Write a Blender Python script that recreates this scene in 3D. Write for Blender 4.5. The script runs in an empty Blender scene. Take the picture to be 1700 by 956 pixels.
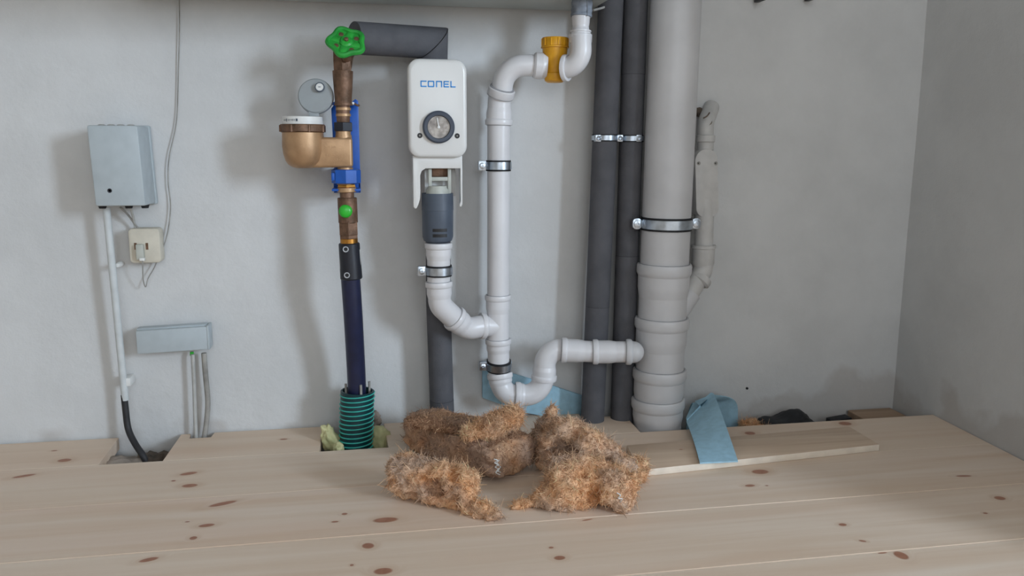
import bpy, bmesh, math, random
import numpy as np
from mathutils import Vector, Matrix, noise
random.seed(7); rng = np.random.default_rng(7)
scene = bpy.context.scene
COL = scene.collection

# ------------------------------------------------------------------ camera
CAM = Vector((0.0, -1.84, 0.62885)); FPX = 1357.2
YAW, TILT, ROLL = math.radians(10.347), math.radians(9.709), math.radians(0.242)
_f = Vector((math.sin(YAW)*math.cos(TILT), math.cos(YAW)*math.cos(TILT), -math.sin(TILT)))
_r0 = Vector((math.cos(YAW), -math.sin(YAW), 0)); _u0 = _r0.cross(_f)
_r = _r0*math.cos(ROLL) + _u0*math.sin(ROLL); _u = _u0*math.cos(ROLL) - _r0*math.sin(ROLL)
cd = bpy.data.cameras.new('camera'); cam = bpy.data.objects.new('camera', cd); COL.objects.link(cam)
cd.sensor_width = 36.0; cd.lens = FPX*36/1700; cd.clip_start = 0.02; cd.clip_end = 60
cam.matrix_world = Matrix(((_r.x, _u.x, -_f.x, CAM.x), (_r.y, _u.y, -_f.y, CAM.y), (_r.z, _u.z, -_f.z, CAM.z), (0, 0, 0, 1)))
scene.camera = cam

# ------------------------------------------------------------------ daylight and added fill light
world = bpy.data.worlds.new('world'); scene.world = world; world.use_nodes = True
world.node_tree.nodes['Background'].inputs[0].default_value = (0.80, 0.90, 1.0, 1)
world.node_tree.nodes['Background'].inputs[1].default_value = 1.0
def area_light(name, loc, target, sx, sz, power, color):
    l = bpy.data.lights.new(name, 'AREA'); l.shape = 'RECTANGLE'; l.size = sx; l.size_y = sz
    l.energy = power; l.color = color
    o = bpy.data.objects.new(name, l); COL.objects.link(o); o.location = loc
    o.rotation_euler = (Vector(target)-Vector(loc)).to_track_quat('-Z', 'Y').to_euler()
    return o
RX0, RX1, RY, RZ = -2.3, 5.2, -4.3, 2.55        # the room: left, right, behind the camera, ceiling
WIN_A = (3.72, 1.65, 0.75, 1.25)                 # centre x, centre z, width, height (wall behind the camera, to the right)
FILL_B = (0.15, 1.50, 2.2, 1.5)                  # broad fill opening behind the camera, added to lift the shadows
area_light('daylight_window_a', (WIN_A[0], RY+0.02, WIN_A[1]), (WIN_A[0]-3.5, 0, 0.9), WIN_A[2], WIN_A[3], 170, (0.70, 0.84, 1.0))
area_light('fill_light_b', (FILL_B[0], RY+0.02, FILL_B[1]), (FILL_B[0], 0, FILL_B[1]), FILL_B[2], FILL_B[3], 27, (0.88, 0.94, 1.0))  # added fill lamp, raises the ambient level from behind the camera
vs = scene.view_settings
vs.view_transform = 'Standard'; vs.look = 'None'; vs.gamma = 1.0; vs.use_curve_mapping = False; vs.exposure = -0.06

# ------------------------------------------------------------------ helpers
def ray(x, y): return _r*((x-850)/FPX) - _u*((y-478)/FPX) + _f
def U(x, y, off):
    """photo pixel -> point standing `off` metres in front of the back wall"""
    d = ray(x, y); return CAM + d*((-off-CAM.y)/d.y)
def G(x, y, z=0.0):
    """photo pixel -> point on the level z"""
    d = ray(x, y); return CAM + d*((z-CAM.z)/d.z)
def lin(h):
    h = h.lstrip('#'); c = [int(h[i:i+2], 16)/255 for i in (0, 2, 4)]
    return tuple(((v+0.055)/1.055)**2.4 if v > 0.04045 else v/12.92 for v in c) + (1,)

WL = {}
def obj(name, verts, faces, mat, parent=None, smooth=False, angle=None):
    vs_ = [Vector(v) for v in verts]
    lo = Vector((min(v.x for v in vs_), min(v.y for v in vs_), min(v.z for v in vs_)))
    hi = Vector((max(v.x for v in vs_), max(v.y for v in vs_), max(v.z for v in vs_)))
    c = (lo+hi)/2
    if parent is None: c.z = lo.z
    me = bpy.data.meshes.new(name); me.from_pydata([v-c for v in vs_], [], faces)
    if mat: me.materials.append(mat)
    if smooth:
        me.polygons.foreach_set('use_smooth', [True]*len(me.polygons))
        if angle is not None: me.set_sharp_from_angle(angle=math.radians(angle))
    o = bpy.data.objects.new(name, me); COL.objects.link(o)
    WL[o.name] = c.copy()
    if parent: o.parent = parent; o.location = c - WL[parent.name]
    else: o.location = c
    return o
def tag(o, label, cat, group=None):
    o['label'] = label; o['category'] = cat
    if group: o['group'] = group
    return o
def thing(name, base, label, cat, group=None):
    o = bpy.data.objects.new(name, None); COL.objects.link(o); o.empty_display_size = 0.03
    o.location = base; WL[o.name] = Vector(base); return tag(o, label, cat, group)
def struct(o): o['kind'] = 'structure'; return o

class MB:
    def __init__(s): s.v = []; s.f = []
    def add(s, v, f):
        n = len(s.v); s.v += [Vector(a) for a in v]; s.f += [tuple(i+n for i in q) for q in f]; return s
    def bm(s, b):
        b.verts.index_update(); s.add([v.co.copy() for v in b.verts], [[v.index for v in f.verts] for f in b.faces]); b.free(); return s
    def build(s, name, mat, parent=None, smooth=True, angle=35): return obj(name, s.v, s.f, mat, parent, smooth, angle)

def frames(pts):
    n = len(pts); T = []
    for i in range(n):
        a = pts[max(i-1, 0)]; b = pts[min(i+1, n-1)]; T.append((b-a).normalized())
    ref = Vector((0, 1, 0)) if abs(T[0].y) < 0.9 else Vector((1, 0, 0))
    N = [(ref - T[0]*ref.dot(T[0])).normalized()]
    for i in range(1, n):
        q = T[i-1].rotation_difference(T[i]); N.append((q @ N[-1]).normalized())
    return T, N
def tube(pts, r, seg=28, cap=True, mb=None):
    mb = mb or MB(); pts = [Vector(p) for p in pts]
    rr = r if isinstance(r, (list, tuple)) else [r]*len(pts)
    T, N = frames(pts); v = []; f = []
    for p, t, nn, ra in zip(pts, T, N, rr):
        b = t.cross(nn)
        for k in range(seg):
            a = 2*math.pi*k/seg; v.append(p + (nn*math.cos(a)+b*math.sin(a))*ra)
    for i in range(len(pts)-1):
        for k in range(seg):
            k2 = (k+1) % seg; f.append((i*seg+k, i*seg+k2, (i+1)*seg+k2, (i+1)*seg+k))
    if cap: f.append(tuple(range(seg))[::-1]); f.append(tuple((len(pts)-1)*seg+k for k in range(seg)))
    return mb.add(v, f)
def lathe(base, axis, prof, seg=32, mb=None, hexa=None):
    """prof: (distance along axis, radius) pairs"""
    base = Vector(base); axis = Vector(axis).normalized(); mb = mb or MB()
    ref = Vector((0, 1, 0)) if abs(axis.y) < 0.9 else Vector((1, 0, 0))
    n = (ref - axis*ref.dot(axis)).normalized(); b = axis.cross(n); v = []; f = []
    for t, ra in prof:
        for k in range(seg):
            a = 2*math.pi*k/seg
            v.append(base + axis*t + (n*math.cos(a)+b*math.sin(a))*max(ra, 1e-5))
    m = len(prof)
    for i in range(m-1):
        for k in range(seg):
            k2 = (k+1) % seg; f.append((i*seg+k, i*seg+k2, (i+1)*seg+k2, (i+1)*seg+k))
    f.append(tuple(range(seg))[::-1]); f.append(tuple((m-1)*seg+k for k in range(seg)))
    return mb.add(v, f)
def ring(base, axis, r0, r1, h, seg=40, mb=None):
    """a flat hollow ring (band) centred on base"""
    base = Vector(base); axis = Vector(axis).normalized(); mb = mb or MB()
    ref = Vector((0, 1, 0)) if abs(axis.y) < 0.9 else Vector((1, 0, 0))
    n = (ref - axis*ref.dot(axis)).normalized(); b = axis.cross(n); v = []; f = []
    pr = [(-h/2, r0), (-h/2, r1), (h/2, r1), (h/2, r0)]
    for t, ra in pr:
        for k in range(seg):
            a = 2*math.pi*k/seg; v.append(base + axis*t + (n*math.cos(a)+b*math.sin(a))*ra)
    for i in range(4):
        j = (i+1) % 4
        for k in range(seg):
            k2 = (k+1) % seg; f.append((i*seg+k, i*seg+k2, j*seg+k2, j*seg+k))
    return mb.add(v, f)
def fillet(pts, rad, n=10):
    pts = [Vector(p) for p in pts]; out = [pts[0]]
    for i in range(1, len(pts)-1):
        a, p, c = pts[i-1], pts[i], pts[i+1]
        u = (a-p).normalized(); w = (c-p).normalized(); ang = u.angle(w)
        d = min(rad/math.tan(ang/2), (a-p).length*0.98, (c-p).length*0.98); rd = d*math.tan(ang/2)
        bis = (u+w).normalized(); ce = p + bis*(rd/math.sin(ang/2))
        s0 = p+u*d-ce; s1 = p+w*d-ce
        th = s0.angle(s1)
        for k in range(n+1): out.append(ce + (s0*math.sin((1-k/n)*th)+s1*math.sin(k/n*th))/math.sin(th) if th > 1e-4 else ce+s0)
    out.append(pts[-1]); return out
def spline(pts, n=8):
    pts = [Vector(p) for p in pts]; P = [pts[0]*2-pts[1]] + pts + [pts[-1]*2-pts[-2]]; out = []
    for i in range(1, len(P)-2):
        for k in range(n):
            t = k/n; a, b, c, d = P[i-1], P[i], P[i+1], P[i+2]
            out.append(0.5*((2*b)+(c-a)*t+(2*a-5*b+4*c-d)*t*t+(3*b-a-3*c+d)*t**3))
    out.append(pts[-1]); return out
def prism(poly, a, b, axis='z', bev=0.0, mb=None, seg=2):
    """poly: 2-D outline; axis 'z': (x,y) outline between z=a..b; axis 'y': (x,z) outline between y=a..b"""
    mb = mb or MB(); bm = bmesh.new()
    mk = (lambda p, t: (p[0], p[1], t)) if axis == 'z' else (lambda p, t: (p[0], t, p[1]))
    lo = [bm.verts.new(mk(p, a)) for p in poly]; hi = [bm.verts.new(mk(p, b)) for p in poly]; n = len(poly)
    bm.faces.new(lo); bm.faces.new(hi)
    for i in range(n): bm.faces.new((lo[i], lo[(i+1) % n], hi[(i+1) % n], hi[i]))
    bmesh.ops.recalc_face_normals(bm, faces=bm.faces)
    if bev:
        es = [e for e in bm.edges if len(e.link_faces) == 2 and e.calc_face_angle(0) > 0.6]
        bmesh.ops.bevel(bm, geom=es, offset=bev, segments=seg, profile=0.5, affect='EDGES', clamp_overlap=True)
    return mb.bm(bm)
def box(lo, hi, bev=0.0, mb=None, seg=2):
    return prism([(lo[0], lo[1]), (hi[0], lo[1]), (hi[0], hi[1]), (lo[0], hi[1])], lo[2], hi[2], 'z', bev, mb, seg)
def rrect(x0, x1, y0, y1, r, n=6):
    out = []
    for cx, cy, a0 in ((x1-r, y1-r, 0), (x0+r, y1-r, 90), (x0+r, y0+r, 180), (x1-r, y0+r, 270)):
        for k in range(n+1):
            a = math.radians(a0+90*k/n); out.append((cx+r*math.cos(a), cy+r*math.sin(a)))
    return out

# ------------------------------------------------------------------ materials
def new_mat(name):
    m = bpy.data.materials.new(name); m.use_nodes = True; nt = m.node_tree
    return m, nt, nt.nodes, nt.links, nt.nodes['Principled BSDF']
def simple(name, color, rough=0.5, metal=0.0, var=0.06, scale=40, bump=0.0, bscale=200, spec=0.5, dark=None, sheen=0):
    m, nt, N, L, B = new_mat(name); c = lin(color)
    B.inputs['Roughness'].default_value = rough; B.inputs['Metallic'].default_value = metal
    B.inputs['Specular IOR Level'].default_value = spec
    tc = N.new('ShaderNodeTexCoord'); no = N.new('ShaderNodeTexNoise'); no.inputs['Scale'].default_value = scale
    no.inputs['Detail'].default_value = 5; L.new(tc.outputs['Object'], no.inputs['Vector'])
    mx = N.new('ShaderNodeMix'); mx.data_type = 'RGBA'
    d = lin(dark) if dark else tuple(v*(1-3*var) for v in c[:3]) + (1,)
    mx.inputs['A'].default_value = d; mx.inputs['B'].default_value = tuple(min(v*(1+var), 1) for v in c[:3]) + (1,)
    mr = N.new('ShaderNodeMapRange'); mr.inputs['From Min'].default_value = 0.3; mr.inputs['From Max'].default_value = 0.62
    L.new(no.outputs['Fac'], mr.inputs['Value']); L.new(mr.outputs['Result'], mx.inputs['Factor']); L.new(mx.outputs['Result'], B.inputs['Base Color'])
    rr = N.new('ShaderNodeMapRange'); rr.inputs['To Min'].default_value = min(rough*1.25, 1); rr.inputs['To Max'].default_value = rough*0.9
    L.new(no.outputs['Fac'], rr.inputs['Value']); L.new(rr.outputs['Result'], B.inputs['Roughness'])
    if bump:
        n2 = N.new('ShaderNodeTexNoise'); n2.inputs['Scale'].default_value = bscale; n2.inputs['Detail'].default_value = 4
        L.new(tc.outputs['Object'], n2.inputs['Vector'])
        bp = N.new('ShaderNodeBump'); bp.inputs['Strength'].default_value = bump; bp.inputs['Distance'].default_value = 0.002
        L.new(n2.outputs['Fac'], bp.inputs['Height']); L.new(bp.outputs['Normal'], B.inputs['Normal'])
    return m

M = {}
M['pvc'] = simple('white_plastic_pipe', '#d9d7d8', 0.32, var=0.02, scale=12, spec=0.5)
M['stack'] = simple('off_white_stack_pipe', '#c9c8c9', 0.36, var=0.03, scale=9)
M['pvc_seal'] = simple('grey_rubber_seal', '#a3a3a6', 0.6)
M['vent'] = simple('grey_white_vent_plastic', '#c6c4c1', 0.5, var=0.03)
M['yellow'] = simple('amber_trap_plastic', '#e0a41c', 0.38, var=0.03, dark='#d0910f')
M['hose'] = simple('grey_rubber_hose', '#8d95a1', 0.5, var=0.1, scale=60, bump=0.4, bscale=90)
M['foam_grey'] = simple('charcoal_pipe_foam', '#5b5b5f', 0.85, var=0.05, scale=25, bump=0.35, bscale=350, spec=0.25)
M['seam'] = simple('dark_seam', '#26262b', 0.9)
M['zinc'] = simple('zinc_plated_steel', '#c3ccd6', 0.28, metal=1.0, var=0.08, scale=60)
M['rubber'] = simple('black_rubber', '#15161a', 0.6)
M['cover'] = simple('glossy_white_housing', '#dcdbd8', 0.22, var=0.01, scale=6)
M['blueink'] = simple('blue_print', '#2389d4', 0.4)
M['slate'] = simple('slate_grey_plastic', '#4d5663', 0.42, var=0.03)
M['dial'] = simple('gauge_dial_face', '#a79f97', 0.25, var=0.25, scale=70, dark='#5d534e')
M['white'] = simple('white_plastic', '#e2e2df', 0.4, var=0.02)
M['black'] = simple('black_plastic', '#1a1a1c', 0.45)
M['translucent'] = simple('milky_plastic', '#b9bbb2', 0.4, var=0.05)
M['brass'] = simple('dull_cast_brass', '#b5926e', 0.40, metal=0.4, var=0.06, scale=30, bump=0.15, bscale=500, dark='#a27f5d')
M['brass_dark'] = simple('tarnished_brass', '#7a5d4a', 0.5, metal=0.45, var=0.12, scale=45, bump=0.4, bscale=250, dark='#55402f')
M['brass_bright'] = simple('bright_brass', '#c08a45', 0.3, metal=1.0, var=0.08)
M['green'] = simple('green_handwheel_plastic', '#2aa03a', 0.4, var=0.08, scale=40, dark='#1a8030')
M['green_cap'] = simple('bright_green_cap', '#2fb632', 0.3, var=0.03)
M['blue'] = simple('blue_bracket_plastic', '#1458b4', 0.4, var=0.06)
M['navy'] = simple('navy_polyethylene', '#1b2140', 0.38, var=0.08)
M['coupling'] = simple('black_coupling', '#1b1e28', 0.4, var=0.1)
M['meter_lid'] = simple('grey_meter_lid', '#9a9fa1', 0.45, var=0.02)
M['teal_dark'] = simple('dark_teal_hose', '#07363c', 0.4, var=0.08)
M['teal'] = simple('light_teal_rib', '#3fb9ab', 0.4, var=0.06)
M['pufoam'] = simple('pale_green_expanding_foam', '#c6c193', 0.7, var=0.12, scale=30, bump=0.5, bscale=60, dark='#a2a274')
M['boxgrey'] = simple('pale_blue_grey_plastic', '#b3bcc0', 0.5, var=0.02)
M['beige'] = simple('aged_cream_plastic', '#cfc8b8', 0.5, var=0.03)
M['cable_w'] = simple('dusty_white_cable', '#b5b4b0', 0.6, var=0.06)
M['cable_g'] = simple('dusty_grey_cable', '#9b9892', 0.65, var=0.1)
M['cable_b'] = simple('black_cable', '#2a2a2d', 0.55, var=0.1)
M['bluefoam'] = simple('light_blue_foam_sheet', '#a4cadc', 0.7, var=0.04, scale=60, bump=0.2, bscale=400, spec=0.2)
M['appliance'] = simple('pale_enamel_casing', '#bfc4c0', 0.45, var=0.02, scale=5)
M['bag'] = simple('black_plastic_film', '#12141a', 0.55, var=0.15)
M['rubble'] = simple('plaster_rubble', '#9d9186', 0.9, var=0.15, scale=30, bump=0.8, bscale=60)
M['subfloor'] = simple('dusty_subfloor', '#6b5e52', 0.95, var=0.2, scale=20, bump=0.8, bscale=50)
M['winframe'] = simple('white_window_frame', '#d8d8d5', 0.4)

def wall_mat(name, c1, c2, stain=True):
    m, nt, N, L, B = new_mat(name); B.inputs['Roughness'].default_value = 0.9; B.inputs['Specular IOR Level'].default_value = 0.15
    g = N.new('ShaderNodeNewGeometry')
    n1 = N.new('ShaderNodeTexNoise'); n1.inputs['Scale'].default_value = 3.5; n1.inputs['Detail'].default_value = 6; n1.inputs['Roughness'].default_value = 0.6
    L.new(g.outputs['Position'], n1.inputs['Vector'])
    mx = N.new('ShaderNodeMix'); mx.data_type = 'RGBA'; mx.inputs['A'].default_value = lin(c1); mx.inputs['B'].default_value = lin(c2)
    mr = N.new('ShaderNodeMapRange'); mr.inputs['From Min'].default_value = 0.4; mr.inputs['From Max'].default_value = 0.62
    L.new(n1.outputs['Fac'], mr.inputs['Value']); L.new(mr.outputs['Result'], mx.inputs['Factor'])
    out = mx.outputs['Result']
    if stain:   # unpainted plaster showing in a ragged strip along the foot of the wall
        sp = N.new('ShaderNodeSeparateXYZ'); L.new(g.outputs['Position'], sp.inputs['Vector'])
        n3 = N.new('ShaderNodeTexNoise'); n3.inputs['Scale'].default_value = 7; n3.inputs['Detail'].default_value = 5; L.new(g.outputs['Position'], n3.inputs['Vector'])
        ma = N.new('ShaderNodeMath'); ma.operation = 'MULTIPLY_ADD'; ma.inputs[1].default_value = -0.30; L.new(n3.outputs['Fac'], ma.inputs[0]); L.new(sp.outputs['Z'], ma.inputs[2])
        # more of it towards the right-hand corner
        mrx = N.new('ShaderNodeMapRange'); mrx.inputs['From Min'].default_value = 0.55; mrx.inputs['From Max'].default_value = 1.4; mrx.inputs['To Min'].default_value = 0; mrx.inputs['To Max'].default_value = -0.05
        L.new(sp.outputs['X'], mrx.inputs['Value'])
        ad = N.new('ShaderNodeMath'); ad.operation = 'ADD'; L.new(ma.outputs[0], ad.inputs[0]); L.new(mrx.outputs['Result'], ad.inputs[1])
        mm = N.new('ShaderNodeMapRange'); mm.inputs['From Min'].default_value = -0.14; mm.inputs['From Max'].default_value = -0.175; mm.inputs['To Max'].default_value = 0.30
        L.new(ad.outputs[0], mm.inputs['Value'])
        m2 = N.new('ShaderNodeMix'); m2.data_type = 'RGBA'; m2.inputs['B'].default_value = lin('#97887a')
        L.new(mm.outputs['Result'], m2.inputs['Factor']); L.new(out, m2.inputs['A']); out = m2.outputs['Result']
    L.new(out, B.inputs['Base Color'])
    n2 = N.new('ShaderNodeTexNoise'); n2.inputs['Scale'].default_value = 26; n2.inputs['Detail'].default_value = 8; n2.inputs['Roughness'].default_value = 0.65
    L.new(g.outputs['Position'], n2.inputs['Vector'])
    bp = N.new('ShaderNodeBump'); bp.inputs['Strength'].default_value = 0.35; bp.inputs['Distance'].default_value = 0.006
    L.new(n2.outputs['Fac'], bp.inputs['Height']); L.new(bp.outputs['Normal'], B.inputs['Normal'])
    return m
M['wall'] = wall_mat('whitewashed_plaster', '#cdcdcc', '#d6d6d5')
M['wall2'] = wall_mat('plain_plaster', '#d0cdc8', '#d8d6d2', stain=False)

def wood_mat(name, knots=(), base='#e3d0be', dark='#dac2ab', seed=0.0, edge=False):
    """knots: (x, y, rx, ry, angle) in metres on the board face"""
    m, nt, N, L, B = new_mat(name); B.inputs['Roughness'].default_value = 0.5; B.inputs['Specular IOR Level'].default_value = 0.3
    g = N.new('ShaderNodeNewGeometry')
    warp = None; kmask = None; halo = None
    for (x, y, rx, ry, an) in knots:
        mp = N.new('ShaderNodeMapping'); mp.vector_type = 'TEXTURE'
        mp.inputs['Location'].default_value = (x, y, 0); mp.inputs['Rotation'].default_value = (0, 0, an); mp.inputs['Scale'].default_value = (rx, ry, 1)
        L.new(g.outputs['Position'], mp.inputs['Vector'])
        ml = N.new('ShaderNodeVectorMath'); ml.operation = 'MULTIPLY'; ml.inputs[1].default_value = (1, 1, 0); L.new(mp.outputs[0], ml.inputs[0])
        ln = N.new('ShaderNodeVectorMath'); ln.operation = 'LENGTH'; L.new(ml.outputs[0], ln.inputs[0])
        a = N.new('ShaderNodeMapRange'); a.inputs['From Min'].default_value = 1.12; a.inputs['From Max'].default_value = 0.85; L.new(ln.outputs['Value'], a.inputs['Value'])
        b = N.new('ShaderNodeMapRange'); b.interpolation_type = 'SMOOTHERSTEP'; b.inputs['From Min'].default_value = 3.0; b.inputs['From Max'].default_value = 0.6; L.new(ln.outputs['Value'], b.inputs['Value'])
        def acc(cur, new):
            if cur is None: return new
            mm = N.new('ShaderNodeMath'); mm.operation = 'MAXIMUM'; L.new(cur, mm.inputs[0]); L.new(new, mm.inputs[1]); return mm.outputs[0]
        kmask = acc(kmask, a.outputs['Result']); halo = acc(halo, b.outputs['Result'])
    mp = N.new('ShaderNodeMapping'); mp.inputs['Scale'].default_value = (1.1, 26, 26); mp.inputs['Location'].default_value = (seed*3.1, seed*7.7, seed)
    pos = g.outputs['Position']
    if halo is not None:
        cb = N.new('ShaderNodeCombineXYZ'); ms = N.new('ShaderNodeMath'); ms.operation = 'MULTIPLY'; ms.inputs[1].default_value = 0.035; L.new(halo, ms.inputs[0]); L.new(ms.outputs[0], cb.inputs['Y'])
        va = N.new('ShaderNodeVectorMath'); va.operation = 'ADD'; L.new(pos, va.inputs[0]); L.new(cb.outputs[0], va.inputs[1]); pos = va.outputs[0]
    L.new(pos, mp.inputs['Vector'])
    n1 = N.new('ShaderNodeTexNoise'); n1.inputs['Scale'].default_value = 1.0; n1.inputs['Detail'].default_value = 7; n1.inputs['Roughness'].default_value = 0.55; n1.inputs['Distortion'].default_value = 0.6
    L.new(mp.outputs[0], n1.inputs['Vector'])
    mr = N.new('ShaderNodeMapRange'); mr.inputs['From Min'].default_value = 0.36; mr.inputs['From Max'].default_value = 0.64; L.new(n1.outputs['Fac'], mr.inputs['Value'])
    mx = N.new('ShaderNodeMix'); mx.data_type = 'RGBA'; mx.inputs['A'].default_value = lin(dark); mx.inputs['B'].default_value = lin(base)
    L.new(mr.outputs['Result'], mx.inputs['Factor']); out = mx.outputs['Result']
    # broad pinkish heartwood streaks
    mp2 = N.new('ShaderNodeMapping'); mp2.inputs['Scale'].default_value = (0.9, 9, 9); mp2.inputs['Location'].default_value = (seed*5, seed*2, 0); L.new(pos, mp2.inputs['Vector'])
    n2 = N.new('ShaderNodeTexNoise'); n2.inputs['Scale'].default_value = 1; n2.inputs['Detail'].default_value = 3; L.new(mp2.outputs[0], n2.inputs['Vector'])
    r2 = N.new('ShaderNodeMapRange'); r2.inputs['From Min'].default_value = 0.5; r2.inputs['From Max'].default_value = 0.72; r2.inputs['To Max'].default_value = 0.3; L.new(n2.outputs['Fac'], r2.inputs['Value'])
    m2 = N.new('ShaderNodeMix'); m2.data_type = 'RGBA'; m2.inputs['B'].default_value = lin('#d4ac90'); L.new(r2.outputs['Result'], m2.inputs['Factor']); L.new(out, m2.inputs['A']); out = m2.outputs['Result']
    if kmask is not None:
        h2 = N.new('ShaderNodeMath'); h2.operation = 'MULTIPLY'; h2.inputs[1].default_value = 0.28; L.new(halo, h2.inputs[0])
        m3 = N.new('ShaderNodeMix'); m3.data_type = 'RGBA'; m3.inputs['B'].default_value = lin('#b98f6c'); L.new(h2.outputs[0], m3.inputs['Factor']); L.new(out, m3.inputs['A'])
        nk = N.new('ShaderNodeTexNoise'); nk.inputs['Scale'].default_value = 90; L.new(g.outputs['Position'], nk.inputs['Vector'])
        kc = N.new('ShaderNodeMix'); kc.data_type = 'RGBA'; kc.inputs['A'].default_value = lin('#8f5f4b'); kc.inputs['B'].default_value = lin('#b58369'); L.new(nk.outputs['Fac'], kc.inputs['Factor'])
        m4 = N.new('ShaderNodeMix'); m4.data_type = 'RGBA'; L.new(kmask, m4.inputs['Factor']); L.new(m3.outputs['Result'], m4.inputs['A']); L.new(kc.outputs['Result'], m4.inputs['B']); out = m4.outputs['Result']
    L.new(out, B.inputs['Base Color'])
    bp = N.new('ShaderNodeBump'); bp.inputs['Strength'].default_value = 0.12; bp.inputs['Distance'].default_value = 0.001
    L.new(n1.outputs['Fac'], bp.inputs['Height']); L.new(bp.outputs['Normal'], B.inputs['Normal'])
    return m
M['batten'] = wood_mat('sawn_batten', base='#a88f76', dark='#8d735c', seed=4)

def fibre_mat(name):
    m, nt, N, L, B = new_mat(name); B.inputs['Roughness'].default_value = 0.85; B.inputs['Specular IOR Level'].default_value = 0.15
    at = N.new('ShaderNodeAttribute'); at.attribute_name = 'tint'
    L.new(at.outputs['Color'], B.inputs['Base Color'])
    return m
M['fibre'] = fibre_mat('wood_fibre')

# ------------------------------------------------------------------ the room
def grid_wall():
    mb = MB(); nx, nz = 150, 70; x0, x1, z0, z1 = RX0-0.05, 1.42, -0.22, RZ
    v = []; f = []
    for j in range(nz+1):
        for i in range(nx+1):
            x = x0+(x1-x0)*i/nx; z = z0+(z1-z0)*j/nz
            y = 0.004*noise.noise(Vector((x*2.2, 3, z*2.2))) + 0.0012*noise.noise(Vector((x*9, 1, z*9)))
            v.append((x, y+0.003, z))
    for j in range(nz):
        for i in range(nx):
            a = j*(nx+1)+i; f.append((a, a+1, a+nx+2, a+nx+1))
    n = len(v)
    v += [(x0, 0.12, z0), (x1, 0.12, z0), (x1, 0.12, z1), (x0, 0.12, z1)]
    f.append((n+1, n, n+3, n+2))
    mb.add(v, f); return mb
struct(grid_wall().build('wall_back', M['wall'], angle=60))
CX, EX, EY = 1.352, 1.292, -1.09       # right-hand pier: corner x, outer end x, outer end y
def right_face(y): return CX + (EX-CX)*(y/EY)
struct(prism([(CX, 0.05), (EX, EY), (RX1+0.1, EY), (RX1+0.1, 0.05)], -0.22, RZ, 'z').build('wall_right', M['wall'], smooth=False))
struct(box((RX0-0.12, RY-0.12, -0.22), (RX0, 0.0, RZ)).build('wall_left', M['wall2'], smooth=False))
struct(box((RX1, RY-0.12, -0.22), (RX1+0.12, EY, RZ)).build('wall_far_right', M['wall2'], smooth=False))
struct(box((RX0-0.12, RY-0.12, RZ), (RX1+0.12, 0.12, RZ+0.1)).build('ceiling', M['wall2'], smooth=False))
def wall_front():
    mb = MB(); xs = sorted([RX0-0.12, RX1+0.12] + [w[0]+s*w[2]/2 for w in (WIN_A, FILL_B) for s in (-1, 1)])
    segs = list(zip(xs[:-1], xs[1:])); wins = sorted((WIN_A, FILL_B))
    for k, (a, b) in enumerate(segs):
        if k in (1, 3):
            w = wins[0 if k == 1 else 1]
            box((a, RY-0.25, -0.22), (b, RY, w[1]-w[3]/2), mb=mb); box((a, RY-0.25, w[1]+w[3]/2), (b, RY, RZ), mb=mb)
        else: box((a, RY-0.25, -0.22), (b, RY, RZ), mb=mb)
    return mb
struct(wall_front().build('wall_front', M['wall2'], smooth=False))
for n_, w in enumerate((WIN_A, FILL_B)):  # second frame only surrounds the added fill opening
    mb = MB(); x0, x1, z0, z1 = w[0]-w[2]/2, w[0]+w[2]/2, w[1]-w[3]/2, w[1]+w[3]/2; t = 0.05
    for lo, hi in (((x0, z0), (x0+t, z1)), ((x1-t, z0), (x1, z1)), ((x0+t, z0), (x1-t, z0+t)), ((x0+t, z1-t), (x1-t, z1))):
        box((lo[0], RY-0.16, lo[1]), (hi[0], RY-0.10, hi[1]), mb=mb)
    struct(mb.build('window_or_fill_%d' % (n_+1), M['winframe'], smooth=False))

# floor: sub-floor slab with every board a child of it
floor = struct(box((RX0, RY, -0.24), (RX1, 0.0, -0.13)).build('floor', M['subfloor'], smooth=False))
J = [-0.162, -0.360, -0.558, -0.754]
while J[-1] > RY+0.2: J.append(J[-1]-0.1955)
def kn(px, py, rx, ry, an=0.0):
    p = G(px, py); return (p.x, p.y, rx, ry, an)
ALLK = [
 kn(107, 764, .013, .009), kn(90, 748, .006, .003), kn(471, 729, .008, .004), kn(1245, 719, .012, .010), kn(1403, 703, .015, .012),
 kn(313, 786, .016, .007, .25), kn(315, 806, .014, .008), kn(288, 798, .004, .003), kn(40, 790, .02, .006, .3), kn(1262, 783, .017, .011),
 kn(1245, 806, .010, .005), kn(1273, 806, .003, .002), kn(1600, 790, .016, .004, -.12), kn(905, 800, .008, .004), kn(370, 836, .024, .007, .35),
 kn(343, 872, .013, .006, .1), kn(321, 893, .006, .006), kn(640, 863, .021, .0095), kn(572, 853, .005, .004), kn(1660, 826, .010, .008),
 kn(1636, 851, .004, .003), kn(311, 866, .004, .002), kn(556, 866, .006, .003), kn(247, 928, .014, .006, .3), kn(611, 905, .009, .010, .8),
 kn(636, 947, .014, .0095), kn(584, 937, .003, .003), kn(929, 925, .009, .0065), kn(915, 908, .004, .003), kn(1399, 870, .007, .005),
 kn(1432, 897, .006, .003, -.5), kn(975, 862, .01, .002, .2), kn(1496, 920, .010, .013), kn(1465, 916, .008, .002)]
JJ = [0.0]+J
KN = {k: [q for q in ALLK if JJ[k+1] < q[1] <= JJ[k]] for k in range(len(JJ)-1)}
def plank(poly, mat, z=0.0): return prism(poly, z-0.026, z, 'z', 0.0005, seg=1).build('plank', mat, floor, smooth=False)
g_ = 0.0002
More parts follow.
